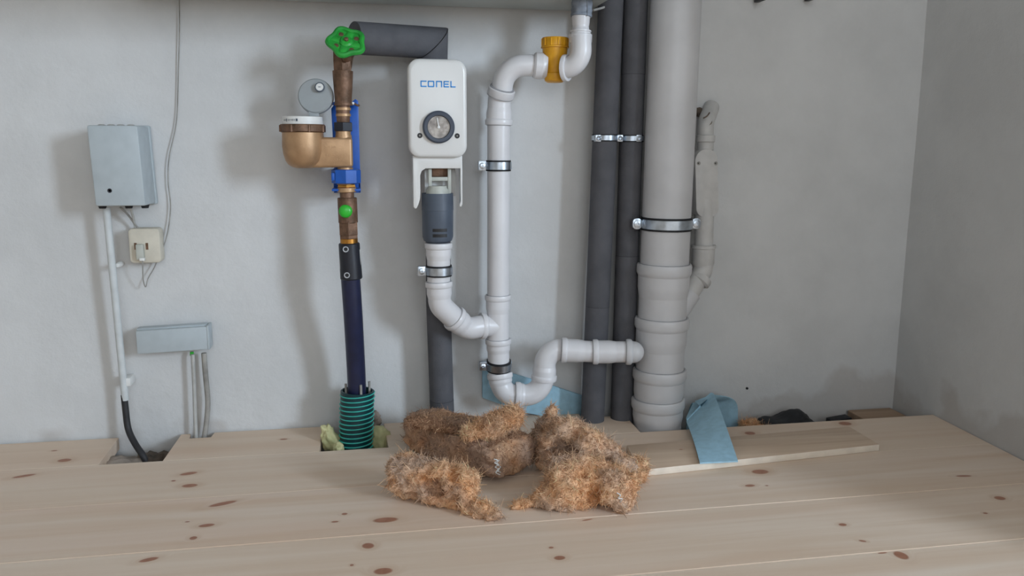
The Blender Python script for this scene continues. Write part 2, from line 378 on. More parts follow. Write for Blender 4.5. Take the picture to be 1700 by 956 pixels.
for k in range(len(J)-1):
    ya, yb = J[k]-g_, J[k+1]+g_
    z = -0.0009*max(0, min(k, 4)-1)
    xr = [right_face(y)-0.004 if y > EY else RX1-0.004 for y in (ya, yb)]
    if yb < EY < ya:
        poly = [(RX0+.004, yb), (RX1-.004, yb), (RX1-.004, EY-.004), (EX-.004, EY-.004), (right_face(ya)-.004, ya), (RX0+.004, ya)]
    else: poly = [(RX0+.004, yb), (xr[1], yb), (xr[0], ya), (RX0+.004, ya)]
    plank(poly, wood_mat('pine_board_%d' % k, KN.get(k+1, ()), seed=k*1.37+0.4, base=['#e1cdb9', '#e3d0be', '#e4d1be', '#e6d5c3'][k % 4]), z)
yb = J[0]+g_
def xy(px, py): p = G(px, py); return (p.x, p.y)
def xg(px, py, y):      # x where the photo's cut edge through (px,py) meets the level y
    return G(px, py).x
wk = wood_mat('pine_board_wall', KN[0], seed=9.3, base='#e1ccb7')
hx = (xg(165, 769, 0), xg(270, 765, 0), xg(530, 750, 0), xg(645, 742, 0))
plank([(RX0+.004, yb), (hx[0], yb), (hx[0]-.004, -.004), (RX0+.004, -.004)], wk)
n0, n1 = G(314, 727).x, G(352, 726).x
plank([(hx[1], yb), (hx[2], yb), (hx[2], -.004), (n1, -.004), (n1-.003, -.034), (n0, -.034), (n0-.002, -.004), (hx[1]+.004, -.004)], wk)
plank([(hx[3], yb), (G(1062, 716).x, yb), xy(1038, 690), xy(966, 692.5), xy(957, 684), (hx[3]-.006, -.006)], wk)

# batten and wall-side clutter in the open gap on the right
tag(box((1.215, -0.150, -0.128), (1.335, -0.006, -0.032), 0.002).build('batten', M['batten'], smooth=False), 'short sawn wooden batten below the floor in the right corner', 'batten')

# ------------------------------------------------------------------ white push-fit drain pipes
def arclen(pts):
    L_ = [0.0]
    for a, b in zip(pts[:-1], pts[1:]): L_.append(L_[-1]+(b-a).length)
    return L_
def sub(pts, s0, s1):
    L_ = arclen(pts); out = []
    def at(s):
        for i in range(len(pts)-1):
            if L_[i+1] >= s: t = (s-L_[i])/max(L_[i+1]-L_[i], 1e-9); return pts[i].lerp(pts[i+1], t)
        return pts[-1].copy()
    out.append(at(s0)); out += [pts[i] for i in range(len(pts)) if s0+1e-5 < L_[i] < s1-1e-5]; out.append(at(s1)); return out
def fitting(name, label, pts, r, mouth=True, sock=0.045, cat='pipe', group=None, mat='pvc', bend=0.03, k=1.0, parent=None):
    """pipe whose mouth (socket with collar) is at pts[0] and whose spigot ends at pts[-1]"""
    pts = fillet(pts, bend) if len(pts) > 2 else [Vector(p) for p in pts]
    t = parent or thing(name, pts[0], label, cat, group)
    tot = arclen(pts)[-1]
    tube(pts, r, 36).build('pipe_body', M[mat], t)
    if mouth:
        s = min(sock, tot*0.9); sp = sub(pts, 0, s); sl = arclen(sp)
        rs = r*(1+0.09*k); rad = [rs if q < s*0.72 else rs + (r*1.001-rs)*(q-s*0.72)/(s*0.28) for q in sl]
        # dense resample for the taper
        q = [sub(pts, 0, s)[0]] ; n = 14; dp = []
        for i in range(n+1):
            a = s*i/n; dp.append(sub(pts, 0, max(a, 1e-4))[-1] if i else pts[0])
        dr = [rs if i/n < 0.72 else rs+(r*1.001-rs)*(i/n-0.72)/0.28 for i in range(n+1)]
        tube(dp, dr, 36).build('socket', M[mat], t)
        ax = (dp[2]-dp[0]).normalized(); rc = r*(1+0.19*k); w = r*0.42
        c = lathe(pts[0], ax, [(-.001, r*1.05), (-.001, rc*.97), (w*.15, rc), (w*.8, rc), (w, rc*.97), (w*1.15, rs)], 40).build('collar', M[mat], t)
        ring(pts[0]-ax*0.0012, ax, r*0.98, r*1.045, 0.0016).build('seal', M['pvc_seal'], c)
    return t
R50 = 0.0245
GD = 'white waste pipe fittings'
A0 = U(728, 404, .12)
fitting('drain_pipe', 'short white socket pipe directly under the slate grey funnel', [U(728, 404, .12), U(728.5, 480, .12)], R50, sock=.035, group=GD)
B1 = U(729, 508, .12)
fitting('pipe_elbow', 'white forty-five degree elbow below the clamp under the white pump cover', [U(728.5, 468, .12), U(730, 506, .12), U(762, 536, .10)], R50, sock=.035, group=GD, cat='elbow')
fitting('pipe_elbow', 'white elbow between the slanting elbow and the upright pipe tee', [U(753, 527, .105), U(776, 546, .092), U(806, 540, .078)], R50, sock=.032, group=GD, cat='elbow', bend=.035)
te = fitting('pipe_tee', 'white tee joining the side branch to the upright waste pipe', [U(826.5, 490, .07), U(827, 572, .07)], R50, sock=.04, group=GD, cat='tee')
fitting('', '', [U(798, 541, .0775), U(827, 541, .07)], R50*.97, k=1.35, sock=.014, parent=te)
fitting('drain_pipe', 'long upright white waste pipe left of the grey foam pipes', [U(827, 500, .07), U(828, 190, .07)], R50, mouth=False, group=GD)
fitting('drain_pipe', 'short white pipe between the tee and the bottom U-bend', [U(827, 563, .07), U(828.5, 628, .07)], R50, sock=.03, group=GD)
fitting('pipe_elbow', 'white right-angle elbow at the bottom of the upright waste pipe', [U(829.5, 620, .07), U(834, 657, .078), U(868, 656, .085)], R50, sock=.026, group=GD, cat='elbow', bend=.034)
fitting('pipe_elbow', 'white right-angle elbow turning up in front of the blue foam sheet', [U(856, 655, .083), U(899, 657, .09), U(903, 612, .09)], R50, sock=.02, group=GD, cat='elbow', bend=.04)
fitting('pipe_elbow', 'white elbow turning from upright to level towards the soil stack', [U(903, 630, .09), U(906, 580, .09), U(946, 581, .092)], R50, sock=.032, group=GD, cat='elbow', bend=.034)
fitting('drain_pipe', 'white level socket piece, first one left of the grey foam pipes', [U(933, 581, .098), U(990, 584, .114)], R50*.98, sock=.05, group=GD)
fitting('drain_pipe', 'white level socket piece crossing in front of the grey foam pipes', [U(985, 584, .113), U(1044, 584, .131)], R50*.98, sock=.05, group=GD)
# upper part: reducing piece, elbow, amber trap, outlet elbow
fitting('drain_pipe', 'white double-ended socket on top of the long upright waste pipe', [U(828, 207, .07), U(829, 168, .07), U(833, 150, .075)], R50*1.02, sock=.035, group=GD, bend=.05)
ot = thing('pipe_elbow', U(834, 155, .075), 'white elbow curving from the upright pipe to the amber trap', 'elbow', GD)
ep = fillet([U(832, 160, .075), U(838, 108, .09), U(897, 109, .10)], .045, 14)
tube(ep, 0.0225, 36).build('pipe_body', M['pvc'], ot)
dd = (ep[1]-ep[0]).normalized()
dd = (dd+Vector((.12, -.18, 0))).normalized()
c = lathe(U(830.5, 158, .075), dd, [(-.004, .0265), (0, .029), (.014, .029), (.0155, .0275), (.0155, .0225)], 40).build('collar', M['pvc'], ot)
ring(U(830.5, 158, .075)+dd*0.0165, dd, .022, .0262, .0015).build('seal', M['pvc_seal'], c)
ring(U(830.5, 158, .075)-dd*0.002, dd, .026, .0285, .0015).build('seal', M['pvc_seal'], c)
# amber trap
yc = U(921, 110, .105)
tr = thing('waste_trap', U(921, 137, .105), 'amber yellow plastic waste trap with a ribbed screw cap', 'trap')
zt = U(921, 63, .105).z; zb = U(921, 137, .105).z; zc = U(921, 80, .105).z
lathe((yc.x, yc.y, zb), (0, 0, 1), [(0, .016), (.003, .0205), (.012, .0225), (.018, .0225), (.020, .0205), (.03, .0215), (zc-zb-.016, .0245), (zc-zb-.006, .0262), (zc-zb+.002, .0262)], 36).build('trap_body', M['yellow'], tr)
cp = lathe((yc.x, yc.y, zc), (0, 0, 1), [(0, .0295), (.003, .0295), (.004, .0282), (zt-zc-.002, .0282), (zt-zc, .0268)], 36).build('screw_cap', M['yellow'], tr)
for k in range(12):
    a = 2*math.pi*k/12; e = Vector((math.cos(a), math.sin(a), 0))
    tube([Vector((yc.x, yc.y, zc+.004))+e*.0282, Vector((yc.x, yc.y, zt-.002))+e*.0282], .0014, 6).build('rib', M['yellow'], cp)
ib = U(889, 109, .10); ia = (U(903, 110, .102)-ib).normalized()
lathe(ib, ia, [(-.004, .0245), (0, .0275), (.014, .0275), (.016, .026), (.024, .025)], 36).build('inlet_nut', M['pvc'], tr)
# outlet elbow, coming forward out of the trap, then up
oe = thing('pipe_elbow', U(940, 113, .125), 'white elbow in front of the amber trap rising to the grey hose', 'elbow', GD)
op = fillet([U(937, 113, .133), U(966, 112, .157), U(964, 62, .150)], .034, 14)
tube(op, .0215, 36).build('pipe_body', M['pvc'], oe)
da = (op[1]-op[0]).normalized()
lathe(op[0], da, [(0, .023), (0, .0275), (.007, .0275), (.0085, .0265), (.0085, .0215)], 40).build('collar', M['pvc'], oe)
nb = U(963.5, 70, .145); nt_ = U(963.5, 57, .145)
lathe(nb, (0, 0, 1), [(-.002, .0225), (0, .0235), ((nt_-nb).z-.001, .0240), ((nt_-nb).z, .0225)], 40).build('union_nut', M['pvc'], oe)
hb = thing('hose_connector', U(964, 57, .145), 'ridged white connector between elbow and grey hose', 'connector')
z0 = U(964, 57, .145); z1 = U(964.5, 26, .143); hh = (z1-z0).length
lathe(z0, z1-z0, [(-.001, .0205), (hh*.12, .0205), (hh*.25, .0175), (hh*.42, .0165), (hh*.5, .0175), (hh*1.0, .0190)], 36).build('connector_body', M['pvc'], hb)
ring(z0+(z1-z0)*.14, z1-z0, .015, .0218, .003).build('flange', M['pvc'], hb)
hz = [U(965, 28, .143), U(966, 10, .142), U(967, -20, .14), U(967, -45, .14)]
ho = thing('waste_hose', hz[0], 'grey tape-wrapped hose coming down from the casing above', 'hose')
tube(spline(hz, 6), [.0215+.0008*math.sin(i*2.1) for i in range(len(spline(hz, 6)))], 30).build('hose_body', M['hose'], ho)
tube([hz[0]+Vector((.008, -.021, -.001)), hz[1]+Vector((.006, -.0212, 0)), hz[2]+Vector((.002, -.0212, 0))], .0015, 8).build('tape_edge', M['hose'], ho)

# ------------------------------------------------------------------ soil stack
ST0 = U(1121.5, -260, .10)
def stp(y):      # centre line of the stack
    x = 1121.5 + (1094-1121.5)*(y-20)/(640-20); return U(x, y, .10)
R110 = 0.0545
GS = 'sections of the soil stack'
def st_section(label, y0, y1, name='stack_pipe', mouth=True, sock=.075):
    return fitting(name, label, [stp(y0), stp(y1)], R110, mouth=mouth, sock=sock, mat='stack', group=GS, k=0.72)
st_section('long plain upper length of the wide off-white soil stack', -260, 470, mouth=False)
s1 = st_section('soil stack branch piece with a slanting arm to the right', 438, 545, 'stack_branch')
s2 = st_section('soil stack branch piece taking the level waste pipe', 527, 630, 'stack_branch')
st_section('short soil stack piece just above the floor boards', 612, 676)
b0 = stp(660); b1 = stp(712)
fitting('stack_bend', 'lowest soil stack piece, slightly tilted, vanishing below the floor', [b0+Vector((-.001, 0, 0)), b0.lerp(b1, .6), b1+Vector((.004, .006, -.055))], R110*1.0, sock=.06, mat='stack', group=GS, k=.72, cat='bend', bend=.2)
# level arm of the second branch
fitting('', '', [U(1040, 584, .130), U(1052, 584.3, .134)], R50, sock=.014, parent=s2, mat='stack')
hm = U(1051, 584.3, .134); lathe(hm, (U(1052, 584.3, .134)-U(1040, 584, .130)), [(R50*math.sin(a_*math.pi/16), R50*math.cos(a_*math.pi/16)) for a_ in range(9)], 36).build('rounded_end', M['stack'], s2, angle=60)
# slanting arm of the first branch (runs up to the right, behind)
a0 = U(1118, 528, .085); a1 = U(1146, 486, .074)
tube([a0, a1], .0250, 36).build('branch_arm', M['stack'], s1)
# ------------------------------------------------------------------ vent pipe to the right, behind the stack
vv = thing('air_pipe_elbow', U(1168, 468, .07), 'white forty-five degree elbow right of the soil stack', 'elbow')
vp = fillet([U(1168, 408, .062), U(1168, 446, .065), U(1140, 494, .075)], .03)
tube(vp, .0225, 32).build('pipe_body', M['vent'], vv)
vs_ = U(1168, 408, .062); lathe(vs_, (0, 0, -1), [(-.002, .022), (-.002, .0285), (.005, .0285), (.006, .0262), (.04, .0262), (.05, .0225)], 36).build('socket', M['vent'], vv)
vm = U(1163, 462, .067); vd = (U(1140, 492, .075)-vm).normalized()
lathe(vm, vd, [(-.006, .0255), (0, .0275), (.008, .0275), (.012, .0225)], 36).build('collar', M['vent'], vv)
va = thing('air_pipe', U(1168, 408, .062), 'narrow white pipe below the rounded cover plate', 'pipe')
tube([U(1168, 414, .062), U(1170, 330, .055)], .0215, 32).build('pipe_body', M['vent'], va)
vc = thing('cover_plate', U(1174, 365, .05), 'long rounded white cover plate with two screws right of the stack', 'cover')
pa, pb = U(1174, 247, .075), U(1174, 366, .075)
hw = .0275
poly = []
for k in range(17):
    a = math.radians(180*k/16); poly.append((pa.x+hw*math.cos(a), pa.z-hw+hw*math.sin(a)))
for k in range(17):
    a = math.radians(180+180*k/16); poly.append((pb.x+hw*math.cos(a), pb.z+hw+hw*.8*math.sin(a)))
prism(poly, -.075, -.02, 'y', .002).build('plate_body', M['vent'], vc)
for sx in (1160, 1191):
    p = U(sx, 271, .075); p.x = min(max(p.x, pa.x-hw+.005), pa.x+hw-.005)
    q = lathe(p+Vector((0, .002, 0)), (0, -1, 0), [(0, .0042), (.003, .0042), (.004, .003)], 16).build('screw', M['cable_g'], vc)
    lathe(p+Vector((-.0015, -.0022, 0)), (0, -1, 0), [(0, .0016), (.0004, .0014)], 10).build('screw_slot', M['black'], q)
vt = thing('wall_pipe_stub', U(1171, 247, .06), 'short bent white pipe stub entering the wall above the cover plate', 'pipe')
tp = fillet([U(1171, 250, .055), U(1171, 205, .052), U(1181, 178, .0)], .03)
tube(tp, .0185, 28).build('pipe_body', M['vent'], vt)
lathe(U(1171, 236, .055), (0, 0, 1), [(0, .0195), (.001, .0215), (.015, .0215), (.016, .0195)], 32).build('collar', M['vent'], vt)
for q0, q1 in (((1168, 196), (1178, 187)), ((1177, 208), (1182, 199))):
    tube(spline([U(*q0, .068), U((q0[0]+q1[0])/2+1, (q0[1]+q1[1])/2+1, .066), U(*q1, .06)], 4), .0016, 8).build('grout_streak', M['subfloor'], vt)
mb = MB(); bm = bmesh.new(); bmesh.ops.create_icosphere(bm, subdivisions=3, radius=1.0)
pc = U(1160, 186, .008)
for v in bm.verts:
    n = v.co.normalized(); v.co = pc + Vector((n.x*.012, n.y*.010, n.z*.010))*(1+.4*noise.noise(n*3))
tag(mb.bm(bm).build('wall_plug', M['subfloor'], angle=80), 'dark crumbled hole filler beside the bent white stub', 'filler')
tag(tube(spline([U(1153, 215, .012), U(1152, 290, .02), U(1151, 330, .03), U(1154, 362, .05)], 8), .0022, 10).build('thin_wire', M['cable_g']), 'thin dark wire hanging along the right edge of the soil stack', 'wire')

# ------------------------------------------------------------------ pipe clamps
def clamp(label, c, axis, r, h, lugs, screw_side=-1, depth=None, side=None, rod=True, lugw=.016):
    axis = Vector(axis).normalized(); t = thing('pipe_clamp', c, label, 'clamp', 'zinc pipe clamps')
    ring(c, axis, r*.99, r+.0026, h*1.45, 48).build('rubber_lining', M['rubber'], t)
    ring(c, axis, r+.002, r+.0044, h, 48).build('band', M['zinc'], t)
    fw = Vector((0, -1, 0)); sd = axis.cross(fw).normalized()
    if sd.x < 0: sd = -sd
    for s in lugs:
        p = c + sd*s*(r+.004); R_ = Matrix((sd*s, fw, axis)).transposed()
        mb = MB()
        if lugw > .017: prism(rrect(0, lugw, -h*.62, h*.62, h*.45, 4), -.006, .006, 'y', .001, mb)
        else: prism(rrect(-.001, lugw, -h*.65, h*.65, .002, 2), -.007, .007, 'y', .0008, mb)
        for v in mb.v:
            q = v.copy(); v.xyz = p + sd*s*q.x - fw*q.y + axis*q.z
        lg = mb.build('lug', M['zinc'], t)
        lathe(p+sd*s*lugw*.5+fw*.005, fw, [(0, h*.42), (.004, h*.42), (.005, h*.3), (.0052, h*.12), (.003, h*.1)], 20).build('screw', M['zinc'], lg)
    if rod: tube([c+Vector((0, r, 0)), Vector((c.x, -.003, c.z))], .004, 12).build('wall_stud', M['zinc'], t)
    return t
upx = (U(827, 300, .07)-U(827, 560, .07)).normalized()
clamp('zinc clamp on the upper part of the long upright waste pipe', U(827.5, 275, .07), upx, R50, .0160, (-1,))
clamp('zinc clamp just above the bottom U-bend, tilted towards us', U(828, 606, .07), Vector((0, -.14, 1)), R50*1.02, .0160, (-1,), )
clamp('zinc clamp under the slate grey funnel of the white cover', U(728.5, 449, .12), (0, 0, 1), R50*1.02, .0160, (-1,))
clamp('large zinc clamp around the wide soil stack', stp(371), (stp(300)-stp(400)), R110, .0200, (-1, 1), lugw=.022)

# ------------------------------------------------------------------ grey foam covered pipes
def foam_pipe(label, pts, r, seams=(), nm='insulated_pipe', bend=.03, slit=None):
    pts = fillet(pts, bend) if len(pts) > 2 else [Vector(p) for p in pts]
    t = thing(nm, pts[-1], label, 'pipe', 'grey foam covered pipes')
    tot = arclen(pts)[-1]; cuts = [0]+[s for s in seams]+[tot]
    for a, b in zip(cuts[:-1], cuts[1:]):
        tube(sub(pts, a+.0004, b-.0004), r*random.uniform(.985, 1.01), 36).build('foam_sleeve', M['foam_grey'], t)
    for s in seams:
        q = sub(pts, s-.001, s+.001); tube(q, r*.975, 30).build('joint', M['seam'], t)
    if slit:
        o = Vector(slit)*r; tube([p+o for p in sub(pts, 0.01, tot-.01)], .0008, 6).build('slit', M['seam'], t)
    return t
RG = .0276
def g1(y): return U(1012.5 + (986-1012.5)*(y-40)/600, y, .062)
def g2(y): return U(1054 + (1034-1054)*(y-40)/600, y, .058)
def zz(fn, y, y0): return (fn(y)-fn(y0)).length
foam_pipe('left one of the two upright grey foam pipes beside the stack', [g1(-230), g1(708)], RG, [zz(g1, 508, -230)])
foam_pipe('right one of the two upright grey foam pipes, half hidden by the stack', [g2(-230), g2(708)], RG*.97, [zz(g2, 124, -230), zz(g2, 424, -230)])
dc = thing('pipe_clamp', g1(229), 'small double zinc clamp holding both grey foam pipes', 'clamp', 'zinc pipe clamps')
for fn, yy, rr in ((g1, 229, RG), (g2, 230, RG*.97)):
    c = fn(yy); ring(c, (0, 0, 1), rr*.94, rr+.0012, .0155, 48).build('rubber_lining', M['rubber'], dc); ring(c, (0, 0, 1), rr+.0008, rr+.0026, .0105, 48).build('band', M['zinc'], dc)
for px in (992, 1028, 1059):
    c = U(px, 229.5, .078)
    lg = box(c-Vector((.0065, .008, .0075)), c+Vector((.0065, .008, .0075)), .0012).build('lug', M['zinc'], dc)
    lathe(c+Vector((0, -.007, 0)), (0, -1, 0), [(0, .0052), (.003, .0052), (.004, .0036), (.002, .0016)], 18).build('screw', M['zinc'], lg)
box((g1(229).x-.004, g1(229).y+.025, g1(229).z-.004), (g1(229).x+.004, -.002, g1(229).z+.004)).build('wall_stud', M['zinc'], dc)
# level stretch from the stop valve with its mitred corner, and the drop behind the white cover
h0, h1 = U(588, 63, .142), U(717, 71, .060)
hl = thing('insulated_pipe', h0, 'level grey foam pipe running from the green handwheel to the cover', 'pipe', 'grey foam covered pipes')
def mitre_tube(p0, p1, r0, r1, n0, n1, name, par):
    """straight tube cut at its ends by the planes through p0/p1 with normals n0/n1"""
    ax = (p1-p0).normalized(); ref = Vector((0, 0, 1)) if abs(ax.z) < .9 else Vector((0, 1, 0))
    nn = (ref-ax*ref.dot(ax)).normalized(); b = ax.cross(nn); v = []; f = []; seg = 40
    for p, r, n in ((p0, r0, n0), (p1, r1, n1)):
        for k in range(seg):
            a = 2*math.pi*k/seg; o = (nn*math.cos(a)+b*math.sin(a))*r
            v.append(p+o-ax*(n.dot(o)/n.dot(ax)))
    for k in range(seg): k2 = (k+1) % seg; f.append((k, k2, seg+k2, seg+k))
    f += [tuple(range(seg))[::-1], tuple(seg+k for k in range(seg))]
    return MB().add(v, f).build(name, M['foam_grey'], par)
hd = (h1-h0).normalized(); mit = (hd-Vector((0, 0, -1))*-1).normalized()
mit = (hd+Vector((0, 0, -1))).normalized()
mitre_tube(h0, h1, .0315, .0325, Vector((hd.x, hd.y, 0)).normalized(), mit, 'foam_sleeve', hl)
vd0 = U(731, 690, .052)
mitre_tube(h1+Vector((.0012, 0, -.0012)), Vector((h1.x, h1.y, h1.z-.052)), .0325, .032, mit, Vector((0, 0, -1)), 'foam_sleeve', hl)
foam_pipe('grey foam pipe dropping to the floor behind the white pump cover', [U(724, 108, .060), U(727, 300, .058), U(728, 510, .052), U(735, 712, .050)], .0275,
          [(U(727, 300, .058)-U(724, 108, .060)).length+(U(728, 508, .052)-U(727, 300, .058)).length, (U(727, 300, .058)-U(724, 108, .060)).length+(U(728, 510, .052)-U(727, 300, .058)).length+(U(735, 663, .05)-U(728, 510, .052)).length], bend=.3)

# ------------------------------------------------------------------ white pump cover with gauge
PO = .15
pl, prt = U(677.5, 200, PO), U(776, 200, PO); ptop, pbot = U(727, 97, PO), U(727, 262, PO)
px0, px1, pz0, pz1 = pl.x, prt.x, pbot.z, ptop.z; pcx = (px0+px1)/2
pu = thing('safety_valve_cover', (pcx, -.09, U(727, 400, .12).z), 'white rounded boiler safety valve cover with gauge and blue lettering', 'valve cover')
bm = bmesh.new(); poly = rrect(px0, px1, pz0, pz1, .024, 8); n = len(poly)
fr = []   # front slightly bowed: rings from back to front
for dy, ins in ((-.094, .004), (-PO+.012, 0), (-PO+.004, .0012), (-PO+.0012, .004), (-PO, .008)):
    fr.append([bm.verts.new((pcx+(x-pcx)*(1-ins/(px1-pcx)), dy, (pz0+pz1)/2+(z-(pz0+pz1)/2)*(1-ins/((pz1-pz0)/2)))) for x, z in poly])
for a, b in zip(fr[:-1], fr[1:]):
    for i in range(n): bm.faces.new((a[i], a[(i+1) % n], b[(i+1) % n], b[i]))
bm.faces.new(fr[-1]); bm.faces.new(fr[0][::-1]); bmesh.ops.recalc_face_normals(bm, faces=bm.faces)
MB().bm(bm).build('cover_body', M['cover'], pu, angle=40)
# lettering
sc = (U(757, 140, PO).x-U(698, 140, PO).x)/59.0      # metres per photo pixel on the front
lz = U(727, 139.5, PO).z; lx = U(698, 139.5, PO).x; yf = -PO-.0006; st = 2.0*sc; LH = 10.4*sc
def stroke(poly_, name='letter', par=pu):
    mb = MB()
    for (xa, za, xb, zb_) in poly_: box((lx+xa*sc, yf, lz-LH/2+za*LH), (lx+xb*sc, -PO+.0004, lz-LH/2+zb_*LH), .0002, mb, 1)
    return mb.build(name, M['blueink'], par, smooth=False)
w = 2.0; h_ = w/10.4
stroke([(0.6, 0, 10.2, h_), (0.6, 1-h_, 10.2, 1), (0, .06, w, .94)])
stroke([(12.6, 0, 22.0, h_), (12.6, 1-h_, 22.0, 1), (12.0, .06, 14.0, .94), (21.0, .06, 23.0, .94)])
stroke([(25.6, 0, 27.6, 1), (34.0, 0, 36.0, .95), (27.0, 1-h_, 35.4, 1)])
stroke([(38.6, 0, 47.4, h_), (38.6, 1-h_, 47.4, 1), (38.2, .03, 40.2, .97), (40, .5-h_/2, 46.6, .5+h_/2)])
stroke([(49.6, 0, 51.6, 1), (50, 0, 58.4, h_)])
gc = U(728, 211, PO); gc.y = -PO
gr = 27.0*sc
bz = MB(); lathe(gc, (0, -1, 0), [(-.004, gr*.98), (.004, gr), (.008, gr*.97), (.0095, gr*.90), (.009, gr*.72), (.003, gr*.69), (.003, gr*.2)], 48, bz)
gb = bz.build('gauge_bezel', simple('dark_bezel', '#3c4452', 0.4, var=0.03), pu)
lathe(gc+Vector((0, -.0035, 0)), (0, -1, 0), [(0, gr*.685), (.001, gr*.685)], 40).build('gauge_dial', M['dial'], gb)
nd = gc+Vector((0, -.0062, 0))
mb = MB(); tube([nd+Vector((0, 0, -.001)), nd+Vector((-3.0*sc, 0, 15.5*sc))], [.0014, .0010], 8, mb=mb); ring(nd, (0, 1, 0), .0011, .0029, .0016, 20, mb)
mb.build('needle', M['white'], gb)
for sx, sy in ((697, 225), (759, 225.5)):
    p = U(sx, sy, PO); p.y = -PO
    q = lathe(p, (0, -1, 0), [(-.001, .0052), (.0006, .0052), (.0010, .0040), (.0006, .0024)], 18).build('screw', M['black'], pu)
    lathe(p+Vector((0, -.0005, 0)), (0, -1, 0), [(0, .0019), (.0008, .0017)], 6).build('screw_recess', M['cable_g'], q)
# apron under the cover: top band and two side cheeks round an open front
AO = .135
ax0, ax1 = U(686, 300, AO).x, U(767.5, 300, AO).x; az1 = pz0+.004; azb = U(690, 346, AO).z; azw = U(727, 279.5, AO).z; azr = U(760, 343, AO).z
def apron_ring(x, inset): return x
front = [(ax0, az1), (ax0, azb+.004), (ax0+.002, azb), (ax0+.006, azb), (ax0+.010, azb+.008), (ax0+.0135, azb+.020), (ax0+.0145, azb+.034), (ax0+.0145, azw-.014), (ax0+.018, azw-.005), (ax0+.026, azw), (ax1-.004, azw), (ax1-.0035, azr+.012), (ax1-.006, azr+.004), (ax1-.006, azr), (ax1-.002, azr), (ax1, azr+.006), (ax1, az1)]
prism(front, -AO, -AO+.004, 'y', .0008).build('apron_front', M['cover'], pu)
for xs, zb_ in ((ax0, azb), (ax1-.003, azr)):
    mb = MB(); pp = [(-AO+.003, az1), (-AO+.003, zb_+.004), (-AO+.012, zb_), (-.100, zb_+.006), (-.095, az1)]
    v = [(xs, a, b) for a, b in pp]+[(xs+.003, a, b) for a, b in pp]; k = len(pp)
    mb.add(v, [tuple(range(k)), tuple(range(2*k-1, k-1, -1))]+[(i, i+k, (i+1) % k+k, (i+1) % k) for i in range(k)]).build('apron_cheek', M['cover'], pu, smooth=False)
# air gap piece: two posts and a bar in milky plastic
fx = U(726, 320, .12).x
for px in (714, 746):
    p = U(px, 300, .12); box((p.x-.0035, -.123, U(px, 330, .12).z), (p.x+.0035, -.115, az1), .0008).build('air_gap_post', M['translucent'], pu)
pz = U(727, 297, .12); box((U(712, 297, .12).x, -.122, pz.z-.004), (U(748, 297, .12).x, -.114, pz.z+.004), .0008).build('air_gap_bar', M['translucent'], pu)
lathe((fx, -.123, U(727, 326, .12).z), (0, 0, 1), [(0, .024), (.012, .024), (.018, .020), (.022, .019)], 28).build('outlet_nozzle', M['translucent'], pu)
box((U(705, 300, .096).x, -.098, U(727, 324, .07).z), (U(756, 300, .096).x, -.094, az1), .001).build('apron_back', M['cover'], pu)
box((U(716, 290, .10).x, -.112, U(727, 294, .10).z), (U(744, 290, .10).x, -.0985, az1), .002).build('outlet_block', M['brass_dark'], pu)
# grey funnel
fu = thing('drain_funnel', U(727, 401, .12), 'slate grey plastic funnel with two vent slots under the white cover', 'funnel')
fz0, fz1 = U(726, 402, .12).z, U(726, 320.5, .12).z; H_ = fz1-fz0; fcx = U(726.5, 350, .12).x
fr_ = (U(752.5, 360, .12).x-U(700.5, 360, .12).x)/2
fb = MB(); lathe((fcx, -.12, fz0), (0, 0, 1), [(0, fr_*.72), (.004, fr_*.9), (.012, fr_*.985), (H_*.655, fr_), (H_*.66, fr_*1.012), (H_, fr_*1.0), (H_, fr_*.9), (H_-.03, fr_*.88)], 44, fb)
fb.build('funnel_body', M['slate'], fu, angle=30)
for yy in (382.5, 391.5):
    z = U(729, yy, .12+fr_).z; mb = MB(); seg = 10
    v = []; f = []
    for i in range(seg+1):
        a = math.radians(-116+54*i/seg)
        for zz_ in (-.0033, .0033):
            for rr in (fr_*.99, fr_*1.004): v.append((fcx+.001+rr*math.cos(a), -.12+rr*math.sin(a), z+zz_))
    for i in range(seg):
        o = i*4; f += [(o+1, o+5, o+7, o+3), (o, o+4, o+5, o+1), (o+2, o+3, o+7, o+6)]
    f += [(0, 1, 3, 2), (seg*4, seg*4+2, seg*4+3, seg*4+1)]
    mb.add(v, f).build('vent_slot', M['black'], fu)

# ------------------------------------------------------------------ water supply column
WO = .13
def W(x, y): return U(x, y, WO)
cx = W(571, 250).x
sm = (W(600, 250).x-W(540, 250).x)/60
# stop valve with green handwheel
sv = thing('stop_valve', W(571, 204), 'tarnished brass stop valve with green handwheel on the water column', 'valve')
b0, b1 = W(570, 172), W(569, 118)
ax = b1-b0
lathe(b0, ax, [(-.002, 13.5*sm), (.002, 14.5*sm), (.006, 14*sm), (ax.length*.35, 15*sm), (ax.length*.8, 16.5*sm), (ax.length, 17*sm)], 30).build('valve_body', M['brass_dark'], sv)
b2 = W(566.5, 86); lathe(b1, b2-b1, [(-.004, 15*sm), (.0, 16.5*sm), ((b2-b1).length*.5, 16*sm), ((b2-b1).length, 15*sm)], 6).build('bonnet_nut', M['brass_dark'], sv)
o0 = W(571, 112); tube(spline([o0, W(577, 84)+Vector((0, .02, 0)), W(600, 64)+Vector((0, -.005, 0))], 6), .015, 24).build('outlet_arm', M['brass_dark'], sv)
lathe(W(570, 204), (0, 0, 1), [(0, 11*sm), (W(570, 172).z-W(570, 204).z, 12*sm)], 26).build('thread_neck', M['brass_dark'], sv)
for yy in (181, 191): ring(W(570, yy), (0, 0, 1), .008, 12.6*sm, .005, 30).build('thread_ring', M['brass'], sv)
ring(W(570, 173.5), (0, 0, 1), .008, 15*sm, .004, 30).build('flange', M['brass_dark'], sv)
hwc = U(575, 70, .185); hn = Vector((.02, -.80, .60)).normalized()
